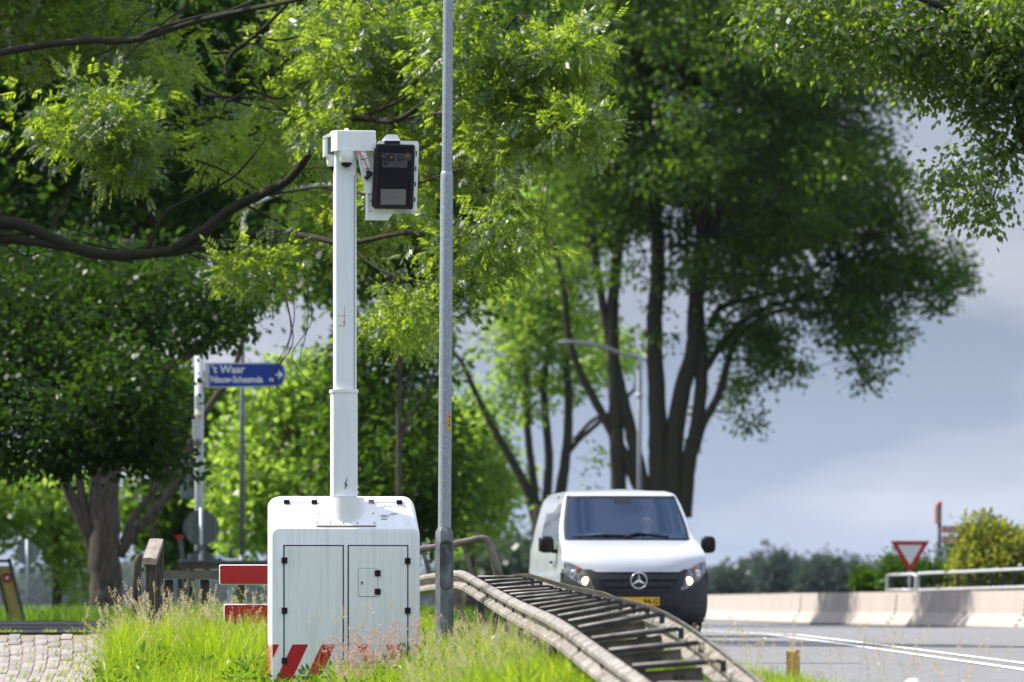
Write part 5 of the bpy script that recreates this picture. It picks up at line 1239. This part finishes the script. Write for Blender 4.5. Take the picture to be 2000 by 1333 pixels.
# pillars + header
wsx = itp([(1.30, .845), (1.45, .835), (1.60, .80), (1.83, .735)])
for sg in (-1, 1):
    patch(zr(1.30, 1.83, 10), (lambda z: -wz(z)) if sg < 0 else wsx, (lambda z: -wsx(z)) if sg < 0 else wz, 0, 'pillar', M['van_white'], nx=4)
patch(zr(1.83, 1.90, 6), lambda z: -wz(z), lambda z: wz(z), 0, 'roof_header', M['van_white'], nx=30)
ws = patch(zr(1.302, 1.828, 12), lambda z: -wsx(z), wsx, .002, 'windscreen', M['glass_van'], nx=24)
# dark ceramic band round the glass
patch(zr(1.30, 1.335, 3), lambda z: -wsx(z) + .0, wsx, .005, 'glass_band', M['black'], nx=24)
patch(zr(1.80, 1.83, 3), lambda z: -wsx(z), wsx, .005, 'glass_band', M['black'], nx=24)
for sg in (-1, 1):
    patch(zr(1.30, 1.83, 10), (lambda z: -wsx(z)) if sg < 0 else (lambda z: wsx(z) - .03), (lambda z: -wsx(z) + .03) if sg < 0 else wsx, .005, 'glass_band', M['black'], nx=3)
patch(zr(1.735, 1.80, 4), itp([(1.735, -.10), (1.80, -.13)]), itp([(1.735, .10), (1.80, .13)]), .006, 'sensor_housing', M['black'], nx=6)
# bonnet crease and front lip
patch(zr(.865, .90, 3), itp([(.865, -.55), (.90, -.62)]), itp([(.865, .55), (.90, .62)]), .024, 'bonnet_lip', M['van_white'], nx=20)
# grille
gx = itp([(.60, .40), (.66, .47), (.78, .545), (.875, .575)])
gl = patch(zr(.60, .872, 8), lambda z: -gx(z), gx, .022, 'grille', M['interior'], nx=20)
for z0_, z1_ in ((.665, .735), (.765, .835), (.605, .64)):
    patch(zr(z0_, z1_, 4), lambda z: -gx(z) + .02, lambda z: gx(z) - .02, .036, 'grille_slat', M['van_black'], nx=20)
patch(zr(.27, .41, 5), itp([(.27, -.48), (.41, -.56)]), itp([(.27, .48), (.41, .56)]), .020, 'lower_intake', M['interior'], nx=20)
for z_ in (.30, .34, .38): patch(zr(z_, z_ + .012, 2), lambda z: -.50, lambda z: .50, .027, 'intake_slat', M['van_black'], nx=16)
patch(zr(.455, .475, 2), lambda z: -wz(z) * .95, lambda z: wz(z) * .95, .022, 'bumper_crease', M['van_black'], nx=30)
patch(zr(.555, .575, 2), lambda z: -wz(z) * .9, lambda z: wz(z) * .9, .020, 'bumper_crease', M['van_black'], nx=30)
# emblem: ring and three pointed star
ey = F(0, .75) - .055
b = B(); rr = .105
ring = [(rr * math.cos(2 * math.pi * k / 32), ey, .75 + rr * math.sin(2 * math.pi * k / 32)) for k in range(33)]
b.tube(ring, .010, 8, cap=False); em = b.build('emblem_ring', M['chrome'], van, True)
b = B()
for k in range(3):
    a = R(90 + 120 * k); tip = (rr * math.cos(a), ey, .75 + rr * math.sin(a)); l = (.022 * math.cos(a + R(60)), ey, .75 + .022 * math.sin(a + R(60))); r_ = (.022 * math.cos(a - R(60)), ey, .75 + .022 * math.sin(a - R(60)))
    b.add([tip, l, (0, ey - .012, .75), r_], [(0, 1, 2), (0, 2, 3)])
b.build('emblem_star', M['chrome'], van)
# number plate
py_ = F(.0, .47) - .05
b = B(); b.rbox((.015, py_, .475), (.52, .014, .112), .008); pl_ = b.build('number_plate', M['plate'], van)
text_obj('plate_lettering', '94-G', .098, M['black'], pl_, (.262, py_ - .009, .440), align='RIGHT', bold=.002)
# headlights
for sg in (-1, 1):
    inner = itp([(.63, .565), (.70, .60), (.80, .635), (.88, .68), (.95, .79), (1.0, .90)]); outer = itp([(.63, .62), (.68, .72), (.76, .84), (.86, .945), (1.0, .948)])
    if sg < 0: xl, xr = (lambda z: -outer(z)), (lambda z: -inner(z))
    else: xl, xr = inner, outer
    hl = patch(zr(.63, 1.0, 14), xl, xr, .020, 'headlight', M['lens_house'], nx=12)
    def disc(x, z, r_, m, off, name):
        b = B(); y = F(x, z) - off; b.sphere((x, y, z), r_, 16, 8, (1, .35, 1)); o = b.build(name, m, hl, True)
    disc(sg * .685, .745, .052, M['lamp_lit'], .022, 'lamp_bulb'); disc(sg * .815, .845, .052, M['chrome'], .020, 'reflector')
    disc(sg * .765, .90, .030, M['lamp_amber'], .022, 'indicator')
# sides
for sg in (-1, 1):
    ys_ = [None] + list(np.linspace(.62, 5.0, 34)); zsd = list(np.linspace(.0, 1.0, 20)); V = []; Fa = []
    for i, y in enumerate(ys_):
        for q in zsd:
            yb = .4 if y is None else y
            def arch(yv):
                m_ = .27
                for yw in (.95, 4.15):
                    if abs(yv - yw) < .40: m_ = max(m_, .33 + math.sqrt(.16 - (yv - yw) ** 2))
                return m_
            z = arch(yb) + (1.90 - arch(yb)) * q if y is not None else .27 + (1.90 - .27) * q
            x = wz(z); yy = F(x, z) if y is None else max(F(x, z) + .002 * i, y)
            if y is not None and y > 4.6: x -= (y - 4.6) * .06
            V.append((sg * x, yy, z))
    k = len(zsd)
    for i in range(len(ys_) - 1):
        for j in range(k - 1): a_ = i * k + j; Fa.append((a_, a_ + k, a_ + k + 1, a_ + 1))
    obj_from('side_panel', V, Fa, M['van_white'], van, smooth=True)
    def spatch(y0, y1, z0, z1, name, m, off=.006, s0=0.0):
        V = []; Fa = []
        for i in range(7):
            for j in range(7):
                z = z0 + (z1 - z0) * j / 6; ya = y0 + s0 * (z - z0) / (z1 - z0); y = ya + (y1 - ya) * i / 6; V.append((sg * (wz(z) + off), y, z))
        for i in range(6):
            for j in range(6): a_ = i * 7 + j; Fa.append((a_, a_ + 7, a_ + 8, a_ + 1))
        return obj_from(name, V, Fa, m, van, smooth=True)
    spatch(1.20, 2.45, 1.18, 1.74, 'side_window', M['glass_side'], .006, .75); spatch(2.62, 3.6, 1.24, 1.68, 'window_blank', M['van_white'], .010); spatch(2.70, 3.52, 1.28, 1.64, 'side_window', M['glass_side'], .013)
    spatch(.42, .60, .27, .86, 'corner_trim', M['van_black'], .008); spatch(1.45, 3.8, .52, .64, 'side_trim', M['van_black'], .010)
    for yq in (1.36, 2.50, 3.70): spatch(yq, yq + .014, .45, 1.72 if yq > 1.4 else 1.15, 'door_seam', M['seam'], .0035)
    b = B(); b.box((sg * 1.0, 1.50, 1.00), (.03, .16, .03)); b.build('door_handle', M['van_black'], van)
    # mirror
    mz = 1.235; b = B(); rings = []
    for tt, sc2 in ((0, .72), (.12, .95), (.5, 1.0), (.85, .92), (1, .65)):
        rings.append([(sg * (1.09 + .10 * sc2 * math.copysign(abs(math.cos(a)) ** .6, math.cos(a))), 1.16 + .15 * tt, mz + .112 * sc2 * math.copysign(abs(math.sin(a)) ** .6, math.sin(a))) for a in [2 * math.pi * q / 20 for q in range(20)]])
    b.loft(rings); mo = b.build('wing_mirror', M['black'], van, True)
    b = B(); b.tube([(sg * .90, 1.22, 1.14), (sg * 1.02, 1.20, 1.15)], .03, 8); b.build('mirror_arm', M['black'], mo)
    b = B(); b.box((sg * 1.10, 1.315, mz), (.18, .004, .19)); b.build('mirror_glass', M['chrome'], mo)
    # wheels
    for yw in (.95, 4.15):
        b = B(); prof = [(.18, .0), (.33, .0), (.345, .03), (.35, .11), (.345, .19), (.33, .215), (.18, .215)]
        rings = [[(sg * (.93 - a_), yw + r_ * math.cos(th), .345 + r_ * math.sin(th)) for r_, a_ in prof] for th in [2 * math.pi * q / 28 for q in range(28)]]
        V = [p for r_ in rings for p in r_]; kk = len(prof); Fa = [(i * kk + j, ((i + 1) % 28) * kk + j, ((i + 1) % 28) * kk + j + 1, i * kk + j + 1) for i in range(28) for j in range(kk - 1)]
        wh = obj_from('wheel', V, Fa, M['black_rough'], van, smooth=True)
        b = B(); b.tube([(sg * .90, yw, .345), (sg * .80, yw, .345)], [.19, .21], 18); b.build('rim', M['galv'], wh)
# roof, rear, floor
V = []; Fa = []
ysr = [None] + list(np.linspace(2.6, 5.02, 9))
for i, y in enumerate(ysr):
    for j in range(17):
        u = -1 + 2 * j / 16; x = u * .66; z = 1.90 + .035 * (1 - u * u) * (0 if y is None else min(1, i / 2)); V.append((x, F(x, 1.90) if y is None else max(y, F(x, 1.9) + .02 * i), z))
for i in range(len(ysr) - 1):
    for j in range(16): a_ = i * 17 + j; Fa.append((a_, a_ + 1, a_ + 18, a_ + 17))
obj_from('roof', V, Fa, M['van_white'], van, smooth=True)
b = B(); b.add([(-.93, 5.0, .3), (.93, 5.0, .3), (.93, 5.0, 1.2), (.68, 5.02, 1.9), (-.68, 5.02, 1.9), (-.93, 5.0, 1.2)], [(0, 1, 2, 3, 4, 5)]); b.build('rear_panel', M['van_white'], van)
b = B(); b.box((0, 2.6, .30), (1.7, 4.4, .06)); b.build('floor', M['interior'], van)
b = B(); b.box((0, 2.75, 1.08), (1.55, .04, 1.5)); b.build('bulkhead', M['interior'], van)
# cab interior
for sg in (-1, 1):
    b = B(); pts = [(sg * (wz(z) - .045), z) for z in (.35, .9, 1.28)]
    b.add([(x_, y_, z_) for y_ in (1.25, 2.72) for x_, z_ in pts], [(0, 1, 4, 3), (1, 2, 5, 4)]); b.build('door_lining', M['interior'], van)
    b = B(); pts = [(sg * (wz(z) - .035), z) for z in (1.28, 1.5, 1.70, 1.85)]
    b.add([(x_, y_, z_) for y_ in (2.0, 2.72) for x_, z_ in pts], [(0, 1, 5, 4), (1, 2, 6, 5), (2, 3, 7, 6)]); b.build('door_lining', M['interior'], van)
b = B(); b.box((0, 2.5, 1.84), (1.30, .5, .02)); b.build('headliner', M['interior'], van)
b = B(); b.loft([[(-.80, 1.20, 1.0), (.80, 1.20, 1.0), (.80, 1.30, 1.27), (-.80, 1.30, 1.27)], [(-.80, 1.60, .95), (.80, 1.60, .95), (.80, 1.62, 1.25), (-.80, 1.62, 1.25)]]); b.build('dashboard', M['interior'], van)
for sx_ in (-.42, .36):
    b = B(); b.rbox((sx_, 2.40, 1.12), (.46, .12, .64), .06); b.build('seat_back', M['interior'], van)
    b = B(); b.box((sx_, 2.12, .78), (.48, .5, .14)); b.build('seat', M['interior'], van)
    b = B(); b.rbox((sx_, 2.40, 1.53), (.25, .09, .17), .05); b.build('headrest', M['interior'], van)
b = B(); b.tube([(.36 + .19 * math.cos(2 * math.pi * q / 24), 1.74 - .05 * math.sin(2 * math.pi * q / 24), 1.20 + .17 * math.sin(2 * math.pi * q / 24)) for q in range(25)], .013, 8, cap=False); b.build('steering_wheel', M['black'], van, True)
# wipers
def on_glass(x, z, off=.03): return (x, F(x, z) - off, z)
for pts in ([(-.74, 1.325), (-.35, 1.355), (-.02, 1.345)], [(-.05, 1.325), (.12, 1.375), (.55, 1.335)]):
    b = B(); b.tube([on_glass(x, z) for x, z in pts], [.012, .016, .008], 6); b.build('wiper', M['black'], van)
b = B(); b.tube([on_glass(-.80 + 1.6 * q / 12, 1.300, .02) for q in range(13)], .02, 6); b.build('cowl', M['black'], van)

for ch in list(bpy.data.objects):
    if ch.type == 'MESH' and ch.parent is not None and (ch.parent is van or ch.parent.parent is van) and ch.name.split('.')[0] not in ('plate_lettering',):
        for v_ in ch.data.vertices:
            if v_.co.z > 1.3: v_.co.z += .07 * min((v_.co.z - 1.3) / .5, 1.1)
# paper folder on the dashboard
cv, sv = math.cos(VYAW), math.sin(VYAW)
def VW(x, y, z): return (VX + x * cv - y * sv, VD + x * sv + y * cv, VZ + z)
t = thing('paper_folder', 'pale green paper folder lying against the windscreen of the van', 'folder', VW(-.46, 1.40, 1.275), VYAW)
b = B(); b.add([(-.16, -.06, .0), (.15, -.06, .02), (.16, .04, .13), (-.14, .04, .085), (-.16, -.055, -.004), (.15, -.055, .016), (.16, .045, .126), (-.14, .045, .081)], [(0, 1, 2, 3), (7, 6, 5, 4), (0, 4, 5, 1), (1, 5, 6, 2), (2, 6, 7, 3), (3, 7, 4, 0)]); b.build('sheet', M['folder'], t)

# driver
t = thing('person', 'driver in a dark green jacket holding the steering wheel of the van', 'person', VW(.36, 2.12, .85), VYAW)
def skin_mesh(name, verts, edges, radii, m, par, lv=2):
    me = bpy.data.meshes.new(name); me.from_pydata(verts, edges, []); o = bpy.data.objects.new(name, me); COL.objects.link(o)
    md = o.modifiers.new('skin', 'SKIN'); md.use_smooth_shade = True
    for i, r_ in enumerate(radii): me.skin_vertices[0].data[i].radius = (r_ if hasattr(r_, '__len__') else (r_, r_))
    me.skin_vertices[0].data[0].use_root = True
    sb = o.modifiers.new('sub', 'SUBSURF'); sb.levels = lv; sb.render_levels = lv
    me.materials.append(m); o.parent = par; return o
bv = [(0, 0, .05), (0, .02, .25), (0, .03, .42), (0, .0, .52), (0, -.02, .60), (0, -.04, .70), (0, -.03, .79),
      (.20, .01, .44), (.25, -.14, .24), (.16, -.33, .33), (.13, -.38, .36), (-.20, .01, .44), (-.25, -.14, .24), (-.16, -.33, .33), (-.13, -.38, .36),
      (.10, -.20, .06), (.12, -.45, .08), (.13, -.50, -.30), (.13, -.62, -.38), (-.10, -.20, .06), (-.12, -.45, .08), (-.13, -.50, -.30), (-.13, -.62, -.38)]
be = [(0, 1), (1, 2), (2, 3), (3, 4), (4, 5), (5, 6), (2, 7), (7, 8), (8, 9), (9, 10), (2, 11), (11, 12), (12, 13), (13, 14), (0, 15), (15, 16), (16, 17), (17, 18), (0, 19), (19, 20), (20, 21), (21, 22)]
brr = [(.15, .12), (.15, .11), (.16, .11), (.06, .06), (.055, .06), (.082, .10), (.07, .085), .065, .047, .036, .03, .065, .047, .036, .03, .08, .065, .05, .04, .08, .065, .05, .04]
skin_mesh('body', bv, be, brr, M['skin'], t)
jv = bv[:4] + bv[7:10] + bv[11:14]; je = [(0, 1), (1, 2), (2, 3), (2, 4), (4, 5), (5, 6), (2, 7), (7, 8), (8, 9)]
skin_mesh('jacket', jv, je, [(.165, .135), (.165, .125), (.18, .125), (.075, .075), .08, .06, .047, .08, .06, .047], M['jacket'], t)
b = B(); b.sphere((0, -.015, .755), .096, 16, 10, (.92, 1.05, 1.0)); hv = b
hv.V = [(x, y + (.03 if z < .76 else 0), z + .02) for x, y, z in hv.V]
b.build('hair', M['hair'], t, True)
for sg in (-1, 1):
    b = B(); b.sphere((sg * .033, -.128, .712), .010, 8, 6); b.build('eye', M['black'], t, True)
    b = B(); b.sphere((sg * .082, -.035, .705), .024, 8, 6, (.4, .7, 1.1)); b.build('ear', M['skin'], t, True)
b = B(); b.tube([(0, -.125, .715), (0, -.152, .680)], [.008, .014], 8); b.build('nose', M['skin'], t, True)
b = B(); b.sphere((0, -.128, .650), .018, 8, 5, (1.3, .4, .25)); b.build('mouth', M['steel_brown'], t, True)
for sg in (-1, 1):
    for q in range(5):
        a = R(-30 + q * 22); p0 = np.array((sg * .13, -.38, .36 + (.02 - q * .012))); b = B()
        b.tube([p0, p0 + np.array((sg * .03, -.03, .0)), p0 + np.array((sg * .012, -.052, -.004))], [.010, .009, .006], 6); b.build('finger', M['skin'], t, True)

# ------------------------------------------------------------------ grasses
def blades(x, y, h, wd, lean, name, m, kind_label, base_off=-0.03, segs=3, zf_=ground_z):
    n = len(x); z = zf_(x, y) + base_off
    az = rng.uniform(0, 2 * math.pi, n); ba = rng.uniform(0, 2 * math.pi, n)
    ld_ = np.stack([np.cos(az), np.sin(az), np.zeros(n)], 1); wdv = np.stack([np.cos(ba), np.sin(ba) * .5, np.zeros(n)], 1)
    P0 = np.stack([x, y, z], 1); V = []
    for k in range(segs):
        tt = k / segs; c = P0 + ld_ * (h * lean * tt ** 2.0)[:, None] + np.array((0, 0, 1.0)) * (h * tt * (1 - .25 * lean * tt))[:, None]
        ww = (wd * (1 - .55 * tt))[:, None] * wdv / 2
        V += [c - ww, c + ww]
    c = P0 + ld_ * (h * lean)[:, None] + np.array((0, 0, 1.0)) * (h * (1 - .25 * lean))[:, None]; V += [c - wdv * .0003, c + wdv * .0003]
    A = np.stack(V, 1); k2 = A.shape[1]; Vx = A.reshape(-1, 3); base = (np.arange(n) * k2)[:, None, None]
    quad = np.array([[2 * k, 2 * k + 1, 2 * k + 3, 2 * k + 2] for k in range(segs)])[None]
    Fx = (base + quad).reshape(-1, 4)
    o = obj_from(name, Vx, Fx, m); tag(o, kind_label, None, kind='stuff'); return o, c
def in_cab(x, y): 
    dx, dy = x - CX0, y - CD; lx = dx * cs + dy * sn; ly = -dx * sn + dy * cs; return (lx > -hw - .02) & (lx < hw + .03) & (ly > -.01) & (ly < .8)
rail_x = lambda y: np.interp(y, [25, 27.4, 32.7, 40.7, 50, 53], [.86, .69, .374, .066, -.315, -.9])
rail_rx = lambda y: np.interp(y, [25, 27.4, 32.7, 40.7, 50, 53], [1.27, 1.14, .85, .55, .1, -.1])
def scatter(n, x0, x1, y0, y1):
    return rng.uniform(x0, x1, n), rng.uniform(y0, y1, n)
x, y = scatter(330000, -4.3, 2.3, 30, 60)
edge = -3.44 + .06 * np.sin(y * 3.1) + .06 * np.sin(y * 7.7) - .04 * (y - 50)
keep = (x > edge) & (x < road_l(y) - .02) & ~in_cab(x, y)
keep &= ~((y > 56) & (rng.uniform(0, 1, len(x)) < .5))
keep &= ~((x > rail_x(y) + .02) & (x < rail_rx(y)) & (rng.uniform(0, 1, len(x)) < .65))
# thicker where it is in focus
dens = np.interp(y, [30, 38, 42, 52, 60], [.55, .75, 1.0, 1.0, .7]); keep &= rng.uniform(0, 1, len(x)) < dens
x, y = x[keep], y[keep]
hs = np.interp(y, [30, 40, 46, 50, 58], [.24, .27, .30, .36, .42]) * (0.8 + .25 * np.sin(x * 5.3 + y * 1.3) * np.sin(y * 2.1)) * rng.uniform(.5, 1.35, len(x))
hs *= np.where((x > -2.2) & (x < -1.45) & (y < 46.7), .52, 1.0)
hs *= np.where((x < -2.1) & (y > 46.8) & (y < 49.4), 1.5, 1.0)
hs *= np.where((x > rail_x(y)), .55, 1.0)
hs *= np.where((x > -.9) & (x < rail_x(y)) & (y > 40), .95, 1.0)
blades(x, y, hs, rng.uniform(.004, .010, len(x)), rng.uniform(.15, .9, len(x)), 'verge_grass', M['grass'], 'tall sunlit grass growing over the verge around the cabinet')
n = len(x); pick = rng.uniform(0, 1, n) < .16
blades(x[pick] + .01, y[pick], hs[pick] * rng.uniform(.6, 1.05, pick.sum()), rng.uniform(.005, .014, pick.sum()), rng.uniform(.3, 1.1, pick.sum()), 'verge_grass', M['grass_dark'], 'darker coarse grass tufts mixed into the verge')
pick = rng.uniform(0, 1, n) < .022
blades(x[pick] - .01, y[pick], hs[pick] * rng.uniform(.8, 1.35, pick.sum()), rng.uniform(.002, .004, pick.sum()), rng.uniform(.1, .8, pick.sum()), 'dead_stalks', M['straw'], 'dry straw coloured stalks standing in the verge')
gx_, gy_ = scatter(5200, -3.35, -2.02, 47.4, 49.25); kg = ~in_cab(gx_, gy_); gx_, gy_ = gx_[kg], gy_[kg]
blades(gx_, gy_, rng.uniform(.30, .62, len(gx_)), rng.uniform(.004, .009, len(gx_)), rng.uniform(.15, .7, len(gx_)), 'tall_grass', M['grass'], 'taller grass hiding the foot of the red barrier boards')
# broad leaved weeds
wx, wy = scatter(260, -3.4, .6, 40, 51); kw = ~in_cab(wx, wy) & (wx < rail_x(wy) - .05); wx, wy = wx[kw], wy[kw]
cen = np.stack([wx, wy, ground_z(wx, wy) + rng.uniform(.08, .24, len(wx))], 1)
Vv, Ff = crown_simple(cen, 8, .04, .07, .03, -.5)
o = obj_from('broad_weeds', Vv, Ff, M['grass_dark']); tag(o, 'broad leaved weeds scattered through the verge grass', None, kind='stuff')
# distant verge behind the path and under the trees, dark-toned to stand for their shadow
x, y = scatter(50000, -13, .8, 60, 125); keep = ((x > -3.5) | (y > 89)) & (x < road_l(y) - .05); x, y = x[keep], y[keep]
blades(x, y, rng.uniform(.15, .45, len(x)), rng.uniform(.012, .025, len(x)), rng.uniform(.2, .8, len(x)), 'far_grass', M['grass_dark'], 'rough grass beneath the trees beyond the handrail', segs=2)
# weeds in the joints
n = 2600; c_ = rng.integers(0, 13, n); y = 49.5 + rng.uniform(0, 1, n) ** 1.6 * 2.6; x = -3.57 - c_ * .104 + .05 * np.sin((y - 49.5) * 1.1 + .4) - (y - 49.5) * .006 * c_ + rng.normal(0, .006, n)
keep = (np.sin(y * 9 + c_ * 2.3) > -.1); x, y = x[keep], y[keep]
blades(x, y, rng.uniform(.01, .05, len(x)), rng.uniform(.004, .008, len(x)), rng.uniform(.3, 1.2, len(x)), 'joint_weeds', M['grass'], 'small weeds growing in the joints of the pavers', base_off=0.0, segs=2, zf_=lambda a, b_: path_z(b_) + .0)
n = 5000; x = rng.uniform(-4.2, -3.3, n); y = rng.uniform(49.3, 53.2, n); keep = rng.uniform(0, 1, n) < np.clip((x + 4.25) / .9, 0, 1) ** 2; x, y = x[keep], y[keep]
blades(x, y, rng.uniform(.02, .10, len(x)), rng.uniform(.004, .009, len(x)), rng.uniform(.3, 1.1, len(x)), 'edge_weeds', M['grass'], 'short weeds creeping over the paving edge', base_off=0.0, segs=2, zf_=lambda a, b_: path_z(b_))
n = 1500; x = rng.uniform(-7.5, -3.4, n); y = 52.5 + rng.uniform(0, 1, n) * .5; keep = (np.sin(x * 9) + np.sin(x * 23)) > .3 - (x + 7.5) * .2; x, y = x[keep], y[keep]
blades(x, y, rng.uniform(.02, .07, len(x)), rng.uniform(.005, .01, len(x)), rng.uniform(.3, 1.1, len(x)), 'edge_weeds', M['grass'], 'weeds along the dark deck edge behind the pavers', base_off=0.0, segs=2, zf_=lambda a, b_: path_z(b_) + .01)

# flowering stems
def seed_stems(x, y, h, m, name, label, nsp=36, pan=.12, sz=.0115, spread=.026, tall=.35):
    n = len(x); z = ground_z(x, y); az = rng.uniform(0, 6.283, n); lean = rng.uniform(.05, .45, n)
    ld_ = np.stack([np.cos(az), np.sin(az), np.zeros(n)], 1); P0 = np.stack([x, y, z], 1)
    def at(tt): return P0 + ld_ * (h * lean * tt ** 2)[:, None] + np.array((0, 0, 1.)) * (h * tt * (1 - .15 * lean * tt))[:, None]
    V = []; F_ = []; off = 0
    ks = 5
    for k in range(ks):
        a0, a1 = at(k / ks), at((k + 1) / ks); w_ = np.array((.0011, .0, 0)); q = np.stack([a0 - w_, a0 + w_, a1 + w_, a1 - w_], 1).reshape(-1, 3); V.append(q)
    pl = pan * rng.uniform(.6, 1.3, n)
    for s_ in range(nsp):
        f = rng.uniform(0, 1, n); tt = 1 - f * pl / h; c = at(np.clip(tt, 0, 1)) ; r_ = spread * (1 - abs(f - .55) * 1.3) * rng.uniform(.1, 1, n); a2 = rng.uniform(0, 6.283, n)
        c = c + np.stack([np.cos(a2) * r_, np.sin(a2) * r_, rng.normal(0, .006, n)], 1)
        d = rand_unit(n, .8); sd = rand_unit(n); sd = np.cross(d, sd); sd /= np.linalg.norm(sd, axis=1)[:, None]
        l_ = sz * rng.uniform(.7, 1.5, n)[:, None]; q = np.stack([c, c + d * l_ * .5 + sd * l_ * .28, c + d * l_, c + d * l_ * .5 - sd * l_ * .28], 1).reshape(-1, 3); V.append(q)
    V = np.vstack(V); o = obj_from(name, V, np.arange(len(V)).reshape(-1, 4), m); tag(o, label, None, kind='stuff')
x, y = scatter(300, -3.55, -1.2, 47.0, 54); keep = ~in_cab(x, y) & ((x < -2.05) | (y > 48)); x, y = x[keep], y[keep]
seed_stems(x, y, rng.uniform(.42, .72, len(x)), M['seed'], 'seed_heads', 'pale seeding grass stems left of the cabinet')
x, y = scatter(45, -3.9, -3.2, 48.5, 53); seed_stems(x, y, rng.uniform(.3, .65, len(x)), M['seed'], 'seed_heads', 'loose seed heads leaning over the paving')
x, y = scatter(105, -1.38, -.75, 43.8, 46.4); seed_stems(x, y, rng.uniform(.30, .54, len(x)), M['seed_pink'], 'pink_seed_heads', 'pink flowering grass in front of the cabinet foot', nsp=48, pan=.13, sz=.012, spread=.034)
x, y = scatter(14, -1.75, -.7, 45.6, 46.4); seed_stems(x, y, rng.uniform(.62, .80, len(x)), M['seed'], 'seed_heads', 'single tall stems rising across the cabinet doors', nsp=24, pan=.10, sz=.011, spread=.02)
x, y = scatter(750, -.75, .9, 32, 50); keep = x < rail_x(y) - .08; x, y = x[keep], y[keep]; seed_stems(x, y, rng.uniform(.22, .46, len(x)), M['seed'], 'seed_heads', 'brownish seed heads between lamp post and guardrail', sz=.007)
x, y = scatter(60, 1.0, 2.4, 27, 33); seed_stems(x, y, rng.uniform(.25, .5, len(x)), M['seed'], 'seed_heads', 'blurred seed heads in front of the road', nsp=22)
n = 9000; y = rng.uniform(27, 52, n); x = rng.uniform(0, 1, n) * (road_l(y) - rail_rx(y)) + rail_rx(y); blades(x, y, rng.uniform(.05, .22, n), rng.uniform(.004, .008, n), rng.uniform(.2, .8, n), 'roadside_grass', M['grass'], 'thin grass between guardrail and road edge')

# ------------------------------------------------------------------ pale air
b = B(); b.box((0, 1900, 24), (3400, 3840, 52)); hz = b.build('haze', hz_m); tag(hz, 'pale summer haze lying over the flat land', None, kind='stuff')
